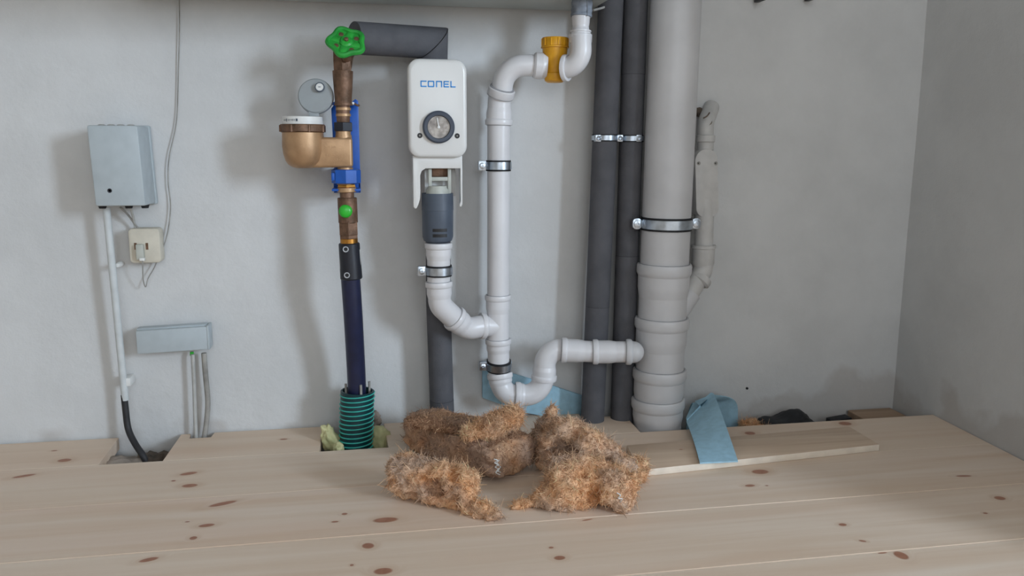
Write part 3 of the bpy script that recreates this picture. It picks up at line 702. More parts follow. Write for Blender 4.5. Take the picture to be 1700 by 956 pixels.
lathe(hwc-hn*.045, hn, [(0, .009), (.045, .009)], 16).build('spindle', M['brass_dark'], sv)
hx_ = hn.cross(Vector((0, 0, 1))).normalized(); hy_ = hx_.cross(hn)*-1
def hw_pt(a, r, t=0): return hwc+(hx_*math.cos(a)+hy_*math.sin(a))*r+hn*t
mb = MB(); nseg = 72; v = []; f = []
for k in range(nseg):
    a = 2*math.pi*k/nseg; ro = .0315+.0032*math.cos(5*a)
    for j in range(8):
        b = 2*math.pi*j/8; v.append(hw_pt(a, ro+.0055*math.cos(b), .0055*math.sin(b)))
for k in range(nseg):
    for j in range(8): f.append((k*8+j, ((k+1) % nseg)*8+j, ((k+1) % nseg)*8+(j+1) % 8, k*8+(j+1) % 8))
hwp = mb.add(v, f).build('handwheel', M['green'], sv)
lathe(hwc-hn*.0035, hn, [(0, .030), (.003, .0325), (.004, .031), (.0036, .013)], 40).build('wheel_disc', M['green'], hwp)
for k in range(4):
    a = 2*math.pi*k/4+.45
    lathe(hw_pt(a, .0215, -.0005), hn, [(0, .0052), (.0012, .0048)], 16).build('wheel_hole', M['brass_dark'], hwp)
lathe(hwc-hn*.003, hn, [(0, .013), (.006, .013), (.009, .010)], 24).build('hub', M['green'], hwp)
lathe(hwc+hn*.006, hn, [(0, .0045), (.0036, .0045), (.0045, .003)], 6).build('hub_screw', M['brass_dark'], hwp)
for k in range(4):
    a = 2*math.pi*k/4+.45+math.pi/4
    mb = MB(); e1 = hw_pt(a, .010); e2 = hw_pt(a, .033); tube([e1, e2], [.0085, .0062], 12, mb=mb)
    for vv_ in mb.v: d_ = (vv_-hwc).dot(hn); vv_ -= hn*d_*.65
    mb.build('spoke', M['green'], hwp)
# black union nut
un = thing('union_nut', W(570, 219), 'blackened hexagonal union nut above the brass water meter', 'nut')
lathe(W(570, 218), (0, 0, 1), [(0, 15*sm), (.001, 17*sm), (W(570, 203).z-W(570, 218).z-.001, 17*sm), (W(570, 203).z-W(570, 218).z, 15*sm)], 6).build('nut_body', M['coupling'], un, angle=20)
lathe(W(570, 229), (0, 0, 1), [(0, 13*sm), (W(570, 217).z-W(570, 229).z, 12.5*sm)], 26).build('collar', M['brass'], un)
# water meter
wm = thing('water_meter', W(505, 279), 'brass water meter with raised round grey lid', 'water meter')
bcx = W(503.5, 240); zt, zb = W(503, 219).z, W(503, 279).z; hh = zt-zb; br = 34.5*sm
prof = [(0, br*.35), (.002, br*.55), (.007, br*.74), (.015, br*.87), (.028, br*.96), (hh*.6, br), (hh, br*.98)]
lathe((bcx.x, -WO, zb), (0, 0, 1), prof, 48).build('meter_bowl', M['brass'], wm, angle=60)
# flow block from bowl to the pipe column
zt2, zb2 = W(560, 228).z, W(560, 278).z
bxr = W(585.5, 250).x
prism(rrect(bcx.x, bxr, zb2, zt2, .006, 4), -WO-.0185, -WO+.0185, 'y', .006, seg=3).build('flow_block', M['brass'], wm)
for row, (ty, marks) in enumerate(((244, (541, 547, 552, 556)), (257, (543, 548, 554)), (264.5, (560, 565)))):
    for kx, mx_ in enumerate(marks):
        p = W(mx_, ty); mb = MB()
        if kx % 2: ring((p.x, -WO-.0187, p.z), (0, 1, 0), .0012, .0021, .0010, 14, mb)
        else: box((p.x-.0006, -WO-.0193, p.z-.0026), (p.x+.0006, -WO-.0183, p.z+.0026), .0002, mb); box((p.x, -WO-.0193, p.z-.0005), (p.x+.0018, -WO-.0183, p.z+.0005), .0002, mb)
        mb.build('cast_mark', M['brass'], wm)
lathe((cx, -WO, zt2-.003), (0, 0, 1), [(0, 14*sm), (.008, 13.5*sm)], 26).build('upper_port', M['brass'], wm)
zr0, zr1 = W(503, 220).z, W(503, 206.5).z
lr = lathe((bcx.x, -WO, zr0), (0, 0, 1), [(0, 35*sm), (.002, 37.5*sm), (zr1-zr0-.003, 37.5*sm), (zr1-zr0, 36*sm), (zr1-zr0, 30*sm)], 48).build('lock_ring', M['brass_dark'], wm)
for a in range(0, 360, 45):
    e = Vector((math.cos(math.radians(a+20)), math.sin(math.radians(a+20)), 0)); p = Vector((bcx.x, -WO, zr0))+e*37.2*sm
    tube([p+Vector((0, 0, .001)), p+Vector((0, 0, zr1-zr0-.002))], .0026, 8).build('lug', M['brass_dark'], lr)
zw1 = W(503, 193.5).z
wr = lathe((bcx.x, -WO, zr1-.001), (0, 0, 1), [(0, 33.5*sm), (zw1-zr1, 33*sm), (zw1-zr1+.001, 31*sm), (zw1-zr1+.001, 26*sm), (zw1-zr1-.004, 25*sm)], 48).build('register_ring', M['white'], wm)
def on_ring(px, py):
    p = W(px, py); dx = p.x-bcx.x; R_ = 33.3*sm; return Vector((p.x, -WO-math.sqrt(max(R_*R_-dx*dx, 0)), p.z)), math.atan2(dx, math.sqrt(max(R_*R_-dx*dx, 1e-9)))
for px, wd, ht in ((473.5, .5, 2), (475.5, .8, 3), (478, 1.2, 4.5), (481, .5, 3), (483.5, .7, 3), (486, .5, 2.6), (488.5, .7, 3), (491, .5, 3), (495, 3.0, 4.2)):
    p, a = on_ring(px, 200); mb = MB(); box((-wd*sm*.5, -.0006, -ht*sm*.5), (wd*sm*.5, .0006, ht*sm*.5), 0, mb)
    Rm = Matrix.Rotation(a, 3, 'Z')
    for v_ in mb.v: v_.xyz = (Rm @ v_)+p
    mb.build('label_mark', M['slate'], wr, smooth=False)
ld = U(524.5, 160, WO-.01); ldn = Vector((-.10, -.96, .20)).normalized()
lo_ = lathe(ld-ldn*.006, ldn, [(0, 27.5*sm), (.001, 29.3*sm), (.010, 29.3*sm), (.0125, 27.5*sm), (.0128, 20*sm), (.0128, .001)], 48).build('lid', M['meter_lid'], wm)
p = U(531.5, 146, WO-.004)+ldn*.006
bd = lathe(p-ldn*.0016, ldn, [(0, 8*sm), (.0022, 8*sm), (.0028, 7.4*sm)], 30).build('lid_badge', M['slate'], lo_)
lathe(p+ldn*.0008, ldn, [(0, 6.4*sm), (.0008, 6.2*sm)], 28).build('badge_face', M['white'], bd)
q = p+ldn*.0016; box(q-Vector((.0024, .0003, .0007)), q+Vector((.0024, .0003, .0007))).build('badge_print', M['slate'], bd)
hp = W(521, 190); hb_ = box((hp.x-.010, -WO+.0, hp.z-.006), (hp.x+.010, -WO+.012, hp.z+.006), .001).build('lid_hinge', M['meter_lid'], lo_)
# blue bracket
bb = thing('meter_bracket', U(590, 318, .06), 'blue plastic mounting bracket behind the brass water column', 'bracket')
BO = .085
xa, xb = U(552, 250, BO).x, U(597, 250, BO).x; za, zb3 = U(575, 320, BO).z, U(575, 164, BO).z
prism([(xa+.004, za), (xb, za), (xb, zb3-.004), (xb-.006, zb3), (xb-.018, zb3-.010), (xa+.006, zb3-.012), (xa, zb3-.02)], -BO, -BO+.004, 'y', .001).build('back_plate', M['blue'], bb)
for x in (xa, xb-.004): box((x, -BO, za), (x+.004, -.004, za+.05), .0008).build('foot', M['blue'], bb)
for x0_, x1_, yy, m_ in ((548, 556, 171, 'blue'), (580, 588, 171, 'white')):
    p0, p1 = U(x0_, yy, .11), U(x1_, yy, .11); box((p0.x, -.115, p0.z-.003), (p1.x, -.085, p0.z+.002), .0006).build('tab', M[m_], bb)
p0 = U(588, 172, .1); tube(spline([p0, U(594, 175, .1), U(597, 174, .1)], 4), [.0022]*8+[.0006], 8).build('cut_tie', M['brass_dark'], bb)
p0 = W(572, 313); mb = MB(); box((W(551, 313).x, -WO-.010, p0.z-.005), (W(599, 313).x, -BO+.003, p0.z), .0015, mb); mb.build('lower_shelf', M['blue'], bb)
# blue nut
bn = thing('blue_nut', W(574, 305), 'bright blue plastic nut under the brass water meter', 'nut')
lathe(W(575, 304.5), (0, 0, 1), [(0, 22*sm), (.0015, 24.5*sm), (W(575, 281).z-W(575, 304.5).z-.0015, 24.5*sm), (W(575, 281).z-W(575, 304.5).z, 22*sm)], 8).build('nut_body', M['blue'], bn, angle=20)
p0 = W(552, 293); box((p0.x-.002, -WO-.018, p0.z-.008), (p0.x+.006, -WO+.012, p0.z+.008), .002).build('clip', M['blue'], bn)
lathe(W(574, 306), (0, 0, 1), [(0, 15*sm), (W(574, 278).z-W(574, 306).z, 13*sm)], 26).build('thread_neck', M['brass'], bn)
# ball valve
bv = thing('ball_valve', W(578, 404), 'brass ball valve with round green cap below the blue nut', 'valve')
def seg_l(y0, y1, r0, r1, name, mat, n=6, par=bv, x=None):
    xx = lambda y: x if x else 575.5+(y-310)*.045
    a, b = W(xx(y1), y1), W(xx(y0), y0)
    L_ = (b-a).length
    return lathe(a, b-a, [(0, r1*sm*.94), (.0012, r1*sm), (L_-.0012, r0*sm), (L_, r0*sm*.94)], n).build(name, M[mat], par, angle=25)
seg_l(305.5, 311, 16, 17, 'lock_nut', 'brass_bright', 6)
seg_l(311, 319, 16, 16, 'neck', 'brass', 24); seg_l(318, 330, 12, 12, 'neck', 'brass_dark', 24)
seg_l(328, 370, 16.5, 16.5, 'valve_body', 'brass_dark', 24); seg_l(367, 390, 17.5, 17.5, 'hex_end', 'brass_dark', 6); seg_l(389, 396, 17, 17, 'lock_nut', 'brass_dark', 6); seg_l(395, 405, 15, 15, 'neck', 'brass_bright', 28)
p = U(574.5, 351, WO+.018)
lathe(p+Vector((0, .012, 0)), (-.08, -1, .05), [(0, .010), (.008, .0135), (.013, .0135), (.0165, .011), (.018, .006), (.0183, .001)], 30).build('green_cap', M['green_cap'], bv, angle=60)
# black coupling and navy pipe
cpx = thing('pipe_coupling', W(582, 462), 'black plastic coupling with two screws on top of the navy pipe', 'coupling')
c0, c1 = W(579.5, 403), W(583.5, 463)
lathe(c1, c0-c1, [(0, 17.5*sm), (.002, 19*sm), ((c0-c1).length*.5, 18.4*sm), ((c0-c1).length-.002, 18*sm), ((c0-c1).length, 16.5*sm)], 32).build('coupling_body', M['coupling'], cpx)
for sx, sy in ((574, 413.5), (576, 456.5)):
    p = U(sx, sy, WO+.019); sc_ = lathe(p+Vector((0, .006, 0)), (0, -1, 0), [(0, .0075), (.008, .0075), (.009, .006), (.0075, .0035)], 22).build('screw_boss', M['coupling'], cpx)
    ring(p+Vector((0, -.003, 0)), (0, 1, 0), .004, .006, .001, 22).build('screw', M['zinc'], sc_)
    lathe(p+Vector((0, .0, 0)), (0, -1, 0), [(0, .0035), (.0025, .0030)], 6).build('screw_head', M['black'], sc_)
for sx, y0_, y1_ in ((564.5, 416, 446), (597, 414, 440)):
    a, b = U(sx, y0_, WO+.006), U(sx+1.2, y1_, WO+.006); tube([a, b], .0016, 6).build('sticker', M['cable_w'], cpx)
npth = spline([W(581.5, 455), U(586, 520, .118), U(590, 590, .10), U(592.5, 645, .092), U(593, 700, .088), U(593, 760, .086)], 8)
nv = thing('water_pipe', npth[-1], 'dark navy blue water pipe rising out of the ribbed green sleeve', 'pipe')
tube(npth, .0198, 32).build('pipe_body', M['navy'], nv)
# ribbed sleeve
SO = .088
sl = thing('ribbed_sleeve', U(592, 748, SO), 'ribbed green and black sleeve hose standing in the floor cut-out', 'hose')
sa, sb = U(593.5, 648, SO), U(590.5, 752, SO); tilt = (sa-sb)
rw = (U(622, 690, SO).x-U(564.5, 690, SO).x)/2
LL = tilt.length
lathe(sb, tilt, [(0, rw*.94), (LL-.001, rw*.97), (LL, rw*.94), (LL, rw*.86), (LL-.03, rw*.85)], 44).build('sleeve_tube', M['teal_dark'], sl)
axs = tilt.normalized()
for k in range(14):
    c = sa.lerp(sb, .045+k*.0705)+Vector((.0006*math.sin(k*1.7), 0, 0)); a_ = (axs+Vector((-.10, 0, 0))).normalized()
    mb = MB(); n = (Vector((0, 1, 0))-a_*a_.y).normalized(); b_ = a_.cross(n); v = []; f = []
    for i in range(44):
        t_ = 2*math.pi*i/44; e = n*math.cos(t_)+b_*math.sin(t_); wob = 1+.006*math.sin(3*t_+k)
        for j in range(6):
            ph = 2*math.pi*j/6; v.append(c+e*(rw*wob*.965+.0022*math.cos(ph))+a_*.0015*math.sin(ph))
    for i in range(44):
        for j in range(6): f.append((i*6+j, ((i+1) % 44)*6+j, ((i+1) % 44)*6+(j+1) % 6, i*6+(j+1) % 6))
    mb.add(v, f).build('rib', M['teal'], sl)
for px, py, off in ((574, 637, SO), (599, 639, SO+.025), (613, 633, SO-.012)):
    p = U(px, py, off); tube([p, p+Vector((0, 0, -.03))], .0028, 10).build('metal_pin', M['cable_g'], sl)
def blob(name, label, c, s, seed, mat, cat, rough=.35, fq=1.6, group=None, sub_=4, rot=0):
    bm = bmesh.new(); bmesh.ops.create_icosphere(bm, subdivisions=sub_, radius=1.0); c = Vector(c); Rm = Matrix.Rotation(rot, 3, 'Y')
    for v in bm.verts:
        n = v.co.normalized(); d = 1+rough*noise.fractal(n*fq+Vector((seed, seed*2, 0)), .8, 2.2, 4); v.co = c + Rm @ Vector((n.x*s[0], n.y*s[1], n.z*s[2]))*d
    return tag(MB().bm(bm).build(name, M[mat], angle=80), label, cat, group)
blob('foam_lump', 'pale green foam lump left of the ribbed sleeve', U(549, 728, .095)+Vector((0, 0, -.004)), (.018, .022, .036), 3.1, 'pufoam', 'foam', .3, rot=-.35)
blob('foam_lump', 'pale green foam lump right of the ribbed sleeve', U(632, 724, .07)+Vector((0, 0, -.01)), (.026, .026, .034), 8.7, 'pufoam', 'foam', .3)
blob('foam_lump', 'small whitish foam blob at the left foot of the ribbed sleeve', U(562, 744, .135), (.011, .012, .012), 5.5, 'pufoam', 'foam', .3)
blob('foam_lump', 'small brown foam crumb on the wall behind the ribbed sleeve', U(622, 697, .02), (.014, .014, .018), 1.5, 'rubble', 'foam', .4)

# ------------------------------------------------------------------ left: grey box, socket, conduit, trunking, cables
BD = .10
jx0, jx1 = U(153, 275, BD).x, U(237, 275, BD).x; jz0, jz1 = U(205, 342, BD).z, U(190, 208, BD).z
jb = thing('junction_box', (jx0, -.05, jz0), 'pale grey wall box with a dark lock hole and black grommets', 'box')
tilt_b = .004
def jl(x, y, z): return (x+(z-jz0)*-.03, y, z)
mb = box((jx0, -BD, jz0), (jx1, -.014, jz1), .004)
for v in mb.v: v.xyz = jl(*v)
mb.build('box_lid', M['boxgrey'], jb)
mb = box((jx0-.002, -.015, jz0-.002), (jx1+.002, -.002, jz1+.002), .003)
for v in mb.v: v.xyz = jl(*v)
mb.build('box_base', M['boxgrey'], jb)
p = U(182, 316.5, BD); lathe((p.x, -BD+.001, p.z), (0, -1, 0), [(0, .0045), (.0016, .0042), (.0010, .0022)], 18).build('lock', M['coupling'], jb)
for px in (166, 182, 198, 215):
    p = U(px, 206, .06); lathe((p.x, -.05, jz1-.001), (0, 0, 1), [(0, .0075), (.003, .0070), (.004, .004)], 16).build('top_plug', M['cable_g'], jb)
for px in (169, 213, 241):
    p = U(px, 344, .06); lathe((p.x if px < 230 else jx1-.012, -.055, jz0-.0075), (0, 0, 1), [(0, .0065), (.008, .009)], 16).build('grommet', M['rubber'], jb)
sb_ = thing('wall_socket', U(240, 435, .02), 'small cream telephone wall socket below the grey box', 'socket')
SD = .038
s0, s1_ = U(216, 437, SD), U(264, 379, SD)
prism(rrect(s0.x, s1_.x, s0.z, s1_.z, .008, 5), -SD, -.002, 'y', .003).build('socket_body', M['beige'], sb_)
for px in (225, 244):
    p = U(px, 408, SD); box((p.x-.0025, -SD-.0006, p.z-.008), (p.x+.0025, -SD+.001, p.z+.006)).build('socket_slot', M['brass_dark'], sb_)
pg = thing('telephone_plug', U(236, 432, .05), 'small milky plug sitting in the cream wall socket', 'plug')
p = U(234, 416, SD); box((p.x-.0075, -SD-.012, p.z-.018), (p.x+.0075, -SD, p.z+.014), .002).build('plug_body', M['translucent'], pg)
p = U(237, 430, SD+.006); box((p.x-.005, -SD-.014, p.z-.003), (p.x+.005, -SD-.004, p.z+.003), .001).build('plug_clip', M['white'], pg)
tag(tube(spline([U(297, -30, .004), U(298, 40, .004), U(296, 120, .004), U(293, 200, .005), U(281, 260, .006), U(279, 300, .006), U(283, 345, .006), U(276, 395, .007), U(258, 440, .012), U(246, 462, .015), U(242, 476, .018), U(238, 466, .03), U(237, 448, .04), U(237, 432, .045)], 8), .0012, 8).build('telephone_wire', M['cable_g']), 'thin grey wire hanging down the wall to the telephone plug', 'wire')
tag(tube(spline([U(200, 344, .05), U(212, 356, .03), U(224, 372, .02), U(232, 382, .015)], 6), .0022, 8).build('short_cable', M['cable_g']), 'short slanting cable from grey box to cream socket', 'cable')
tag(tube(spline([U(216, 342, .05), U(220, 356, .035), U(223, 370, .02), U(226, 384, .015)], 6), .0026, 8).build('short_cable', M['cable_w']), 'short steep whitish cable from grey box to cream socket', 'cable')
cd0, cd1 = U(176.5, 344, .045), U(208, 664, .035)
co = thing('conduit', cd1, 'slim white conduit running down from the grey wall box', 'conduit')
tube([cd0, cd1], .0074, 20).build('conduit_tube', simple('dusty_white_conduit', '#cdd1d1', 0.5, var=0.03), co)
p = U(206, 634, .035); box((p.x-.008, -.040, p.z-.009), (p.x+.014, -.003, p.z+.009), .002).build('clip', M['white'], co)
p = U(196, 440, .03); lathe((p.x, -.002, p.z), (0, -1, 0), [(0, .0055), (.03, .0055), (.034, .004)], 16).build('clip_knob', M['white'], co)
tag(tube(spline([U(206, 655, .035), U(208.5, 680, .036), U(213, 712, .04), U(224, 736, .06), U(236, 754, .085), U(244, 768, .09)], 8), .0068, 16).build('black_cable', M['cable_b']), 'thick black cable leaving the white conduit into the floor cut-out', 'cable')
TD = .042
t0, t1 = U(228, 588, TD), U(344, 550, TD)
tk = thing('cable_trunking', ((t0.x+t1.x)/2, -.02, t0.z), 'short level grey cable trunking box with cables below', 'trunking')
def tl(v): v.z += (v.x-t0.x)*.035
mb = box((t0.x, -TD, t0.z), (t1.x, -.003, U(228, 550, TD).z), .0015); [tl(v) for v in mb.v]; mb.build('trunking_body', M['boxgrey'], tk)
mb = box((t1.x-.001, -TD-.001, t0.z-.001), (t1.x+.003, -.003, U(228, 550, TD).z+.002), .001); [tl(v) for v in mb.v]; mb.build('end_cap', M['boxgrey'], tk)
mb = box((t0.x-.002, -.028, U(228, 550, TD).z-.001), (t1.x-.004, -.004, U(228, 550, TD).z+.0025), .001); [tl(v) for v in mb.v]; mb.build('back_lip', M['boxgrey'], tk)
tag(tube(spline([U(320, 588, .022), U(322, 630, .022), U(324, 690, .022), U(326, 730, .024), U(327, 750, .024)], 6), .0042, 12).build('cable', M['cable_w']), 'thin white cable below the trunking, left of the thicker one', 'cable')
tag(tube(spline([U(318.5, 584, .016), U(318.5, 590, .016)], 3), .004, 10).build('cable_stub', M['green_cap']), 'tiny green cable end under the grey trunking', 'cable')
tag(tube(spline([U(338.5, 586, .022), U(341, 620, .022), U(345, 665, .022), U(343, 700, .022), U(339, 728, .024), U(338, 750, .024)], 6), .0056, 14).build('cable', M['cable_g']), 'thicker dusty grey cable bulging right below the trunking', 'cable')
blob('rubble_lump', 'pale plaster lump lying in the left floor cut-out', U(208, 768, .085)+Vector((0, 0, -.022)), (.055, .05, .032), 2.2, 'rubble', 'rubble', .3)
blob('rubble_lump', 'brownish rubble in the right half of the left floor cut-out', U(258, 758, .06)+Vector((0, 0, -.026)), (.045, .05, .034), 6.2, 'subfloor', 'rubble', .4)

# ------------------------------------------------------------------ casing at the top edge
ck0, ck1 = U(440, 2, 0).x-.25, U(978, 18, 0).x; ckz = U(700, 11, 0).z
ap = thing('boiler_casing', ((ck0+ck1)/2, -.12, ckz), 'pale underside of a wall-hung casing along the top edge', 'appliance')
box((ck0, -.30, ckz), (ck1, -.008, ckz+.6), .006).build('casing_body', M['appliance'], ap)
tag(tube(spline([U(985, 17, .10), U(1003, 12, .08), U(1020, 3, .06), U(1045, -14, .04)], 6), .0025, 8).build('drip_tube', M['cable_w']), 'thin pale tube slanting past the grey hose at the top', 'tube')
for px, lb in ((1261, 'small dark bracket end at the top edge right of the stack'), (1345, 'tiny dark bracket tip at the top edge, farther from the stack')):
    p = U(px, 1 if px < 1300 else -1, .02); tag(box((p.x-.006, -.04, p.z-.002), (p.x+.006, -.004, p.z+.03), .001).build('bracket_tip', M['black']), lb, 'bracket')
p = U(1241, 645, 0); tag(lathe((p.x, .004, p.z), (0, -1, 0), [(0, .0032), (.003, .003), (.004, .001)], 12).build('nail_head', M['black']), 'tiny dark nail head low on the wall right of the stack', 'nail')

# ------------------------------------------------------------------ blue foam sheets
def sheet(name, label, rows, th, sub_=6):
    """rows: list of point rows (left, right); thin sheet with real thickness"""
    a = spline([r[0] for r in rows], sub_); b = spline([r[1] for r in rows], sub_); nx = 6; v = []; f = []
    for p, q in zip(a, b):
        for i in range(nx+1): v.append(p.lerp(q, i/nx))
    for j in range(len(a)-1):
        for i in range(nx): k = j*(nx+1)+i; f.append((k, k+1, k+nx+2, k+nx+1))
    bm = bmesh.new(); bv_ = [bm.verts.new(x) for x in v]
    for q in f: bm.faces.new([bv_[i] for i in q])
    bmesh.ops.recalc_face_normals(bm, faces=bm.faces); bmesh.ops.solidify(bm, geom=bm.faces[:], thickness=th)
    return tag(MB().bm(bm).build(name, M['bluefoam'], angle=50), label, 'foam sheet')
q = [U(x, y, .010) for x, y in ((801, 612), (848, 619), (905, 636), (968, 657), (968, 690), (900, 690), (868, 684), (801, 660))]
prism([(p.x, p.z) for p in q], -.012, -.004, 'y', .0008).build('foam_sheet', M['bluefoam'])
tag(bpy.context.scene.collection.objects[-1] if False else [o for o in COL.objects if o.name.startswith('foam_sheet')][-1], 'flat blue foam sheet against the wall behind the white U-bend', 'foam sheet')
zb_t = .0145   # top of the loose board
fr_a, fr_b = U(1187, 657, .105), U(1141, 702, .150); en_a, en_b = G(1225, 767, zb_t+.004), G(1162, 770, zb_t+.004)
sheet('foam_strip', 'folded pale blue foam strip hanging over the loose board', [
    (U(1226, 752, .05), U(1140, 752, .045)), (U(1225, 704, .052), U(1140, 704, .047)), (U(1224, 672, .058), U(1146, 676, .056)), (U(1212, 661, .068), U(1150, 672, .075)), (fr_a+Vector((.004, .012, -.002)), fr_b+Vector((.004, .014, .004))), (fr_a, fr_b),
    (fr_a.lerp(en_a, .33)+Vector((0, 0, .003)), fr_b.lerp(en_b, .33)+Vector((0, 0, .004))), (fr_a.lerp(en_a, .66)+Vector((0, 0, .002)), fr_b.lerp(en_b, .66)+Vector((0, 0, .004))), (en_a, en_b)], .003, 4)

# loose board
lb0, lb1, lb2, lb3 = xy(1062, 792), xy(1459, 748.5), xy(1412, 718), xy(1040, 750)
prism([lb0, lb1, (lb2[0]-.004, lb2[1]), lb3], .0004, zb_t, 'z', .0008).build('loose_board', wood_mat('sawn_lath', [kn(1130, 757, .004, .002), kn(1178, 741, .02, .002)], seed=21.3, base='#d9c2aa', dark='#c6aa90'))
lbm = COL.objects['loose_board'].data; lbm.materials.append(simple('pale_lit_cut_edge', '#e9dccb', 0.6, var=0.04, scale=30))
for f_ in lbm.polygons:
    if f_.normal.y < -.7: f_.material_index = 1  # front cut edge: paler wood, with its lit brightness put into the colour
tag(COL.objects['loose_board'], 'thin loose board lying on the floor, right end bare', 'board')

# black film and fibre crumbs in the gap on the right
def film():
    bm = bmesh.new(); bmesh.ops.create_icosphere(bm, subdivisions=5, radius=1.0); c = U(1308, 706, .075)
    for v in bm.verts:
        n = v.co.normalized(); d = 1+.22*noise.noise(n*1.5+Vector((4, 1, 2)))+.10*abs(noise.noise(n*5))
        v.co = c+Vector((n.x*.072, n.y*.05, n.z*.030))*d+Vector((0, 0, .006*math.sin(n.x*5)))
    return MB().bm(bm)
tag(film().build('plastic_film', M['bag'], angle=70), 'crumpled black plastic film in the gap beside the wall', 'plastic film')
p = U(1395, 694, .06); mb = box((p.x-.03, -.075, p.z-.05), (p.x+.022, -.045, p.z+.002), .001)
for v in mb.v: v.z += (v.x-p.x)*.12
tag(mb.build('black_strip', M['bag']), 'flat black strip sticking up in the gap near the corner', 'strip')

# ------------------------------------------------------------------ torn wood-fibre insulation
C_OR = np.array(lin('#d99d6c')[:3]); C_LT = np.array(lin('#e8c29d')[:3]); C_BR = np.array(lin('#8c6a54')[:3]); C_GR = np.array(lin('#bfa490')[:3])
def chunk(label, lumps, base, seed, grey=0.3, nf=6000, vox=.0045, amp=.0105, holes=(), brown=0.0, flen=.0065, group='torn pieces of wood-fibre insulation'):
    """lumps: (centre, half size, rotation euler, squareness)"""
    bm = bmesh.new()
    for (c, s, rot, sq) in lumps:
        r = bmesh.ops.create_icosphere(bm, subdivisions=3, radius=1.0); Rm = Matrix.Rotation(rot[2], 3, 'Z') @ Matrix.Rotation(rot[1], 3, 'Y') @ Matrix.Rotation(rot[0], 3, 'X')
        for v in r['verts']:
            n = v.co.normalized(); e = 2.0/(2.0+6*sq)
            w_ = Vector([math.copysign(abs(t)**e, t) for t in n])
            # superquadric: squareness pushes the ball towards a box
            m_ = max(abs(t) for t in n); w_ = n.lerp(n/m_, sq)
            v.co = Vector(c) + Rm @ Vector((w_.x*s[0], w_.y*s[1], w_.z*s[2]))
    me = bpy.data.meshes.new('tmp'); bm.to_mesh(me); bm.free()
    o = bpy.data.objects.new('tmp', me); COL.objects.link(o); md = o.modifiers.new('r', 'REMESH'); md.mode = 'VOXEL'; md.voxel_size = vox
    dg = bpy.context.evaluated_depsgraph_get(); ev = o.evaluated_get(dg); m2 = bpy.data.meshes.new_from_object(ev)
    nv_ = len(m2.vertices); co = np.empty(nv_*3); m2.vertices.foreach_get('co', co); co = co.reshape(-1, 3)
    no = np.empty(nv_*3); m2.vertices.foreach_get('normal', no); no = no.reshape(-1, 3)
    faces = [tuple(p.vertices) for p in m2.polygons]
    bpy.data.objects.remove(o); bpy.data.meshes.remove(m2); bpy.data.meshes.remove(me)
    S_ = Vector((seed*3.3, seed*1.7, seed)); dsp = np.empty(nv_); mask = np.empty(nv_)
    for i in range(nv_):
        p = Vector(co[i])
        a = noise.fractal(p*22+S_, .9, 2.1, 3); b = noise.noise(p*95+S_); c2 = noise.noise(p*38-S_)
        dsp[i] = amp*(.55*a+.5*b+.4*noise.noise(p*170+S_)) - amp*1.1*max(0, c2-.22)*2
        for hc, hr, hd_ in holes: dsp[i] -= hd_*math.exp(-((p-Vector(hc)).length/hr)**2)      # torn-out hollows
        mask[i] = noise.noise(p*16+S_*2)*.9 + noise.noise(p*55-S_)*.35
    co = co+no*dsp[:, None]
    co[:, 2] = np.maximum(co[:, 2], base)
    # weathered grey-brown skin against fresh orange fibre: patches of the slab's old face
    gfac = np.clip(.5+mask*1.3+(grey-.5)*1.6, 0, 1)
    lt = np.clip(.5+dsp/amp*.7, 0, 1)
    colr = C_OR[None]*(1-lt[:, None])+C_LT[None]*lt[:, None]
    colr = colr*(1-gfac[:, None])+C_GR[None]*gfac[:, None]
    colr = colr*(1-brown)+C_BR[None]*brown
    body = obj('insulation_piece', [tuple(p) for p in co], faces, M['fibre'], None, True)
    tag(body, label, 'insulation', group)
    ca = body.data.color_attributes.new('tint', 'FLOAT_COLOR', 'POINT'); ca.data.foreach_set('color', np.c_[colr, np.ones(nv_)].ravel())
    # loose fibres
    tri = np.array([(f[0], f[1], f[2]) for f in faces]+[(f[0], f[2], f[3]) for f in faces if len(f) > 3])
    e1 = co[tri[:, 1]]-co[tri[:, 0]]; e2 = co[tri[:, 2]]-co[tri[:, 0]]; cr = np.cross(e1, e2); ar = np.linalg.norm(cr, axis=1)
    ok = (cr[:, 2] > -.5*ar); pr = ar*ok; pr /= pr.sum()
    t = rng.choice(len(tri), nf, p=pr); u, v = rng.random(nf), rng.random(nf); fl = u+v > 1; u[fl] = 1-u[fl]; v[fl] = 1-v[fl]
    P0 = co[tri[t, 0]]+e1[t]*u[:, None]+e2[t]*v[:, None]; Nn = cr[t]/np.maximum(ar[t], 1e-12)[:, None]
    fc = colr[tri[t, 0]]
    rd = rng.normal(size=(nf, 3)); tan = rd-Nn*(rd*Nn).sum(1)[:, None]; tan /= np.linalg.norm(tan, axis=1)[:, None]
    out = np.abs(rng.normal(.15, .28, nf))
    D = tan+Nn*out[:, None]; D /= np.linalg.norm(D, axis=1)[:, None]
    Ln = flen*rng.lognormal(0, .45, nf); Ln = np.minimum(Ln, flen*3)
    cu = rng.normal(size=(nf, 3))*.35; rad = .00046*rng.lognormal(0, .35, nf)
    Q0 = P0-Nn*.0008; Q1 = Q0+D*Ln[:, None]*.5+Nn*.0003; Q2 = Q0+(D+cu)*Ln[:, None]
    Q = np.stack([Q0, Q1, Q2], 1); Q[:, :, 2] = np.maximum(Q[:, :, 2], base+.0004)
    sd = np.cross(D, rng.normal(size=(nf, 3))); sd /= np.linalg.norm(sd, axis=1)[:, None]; sd2 = np.cross(D, sd)
    vv_ = np.empty((nf, 9, 3))
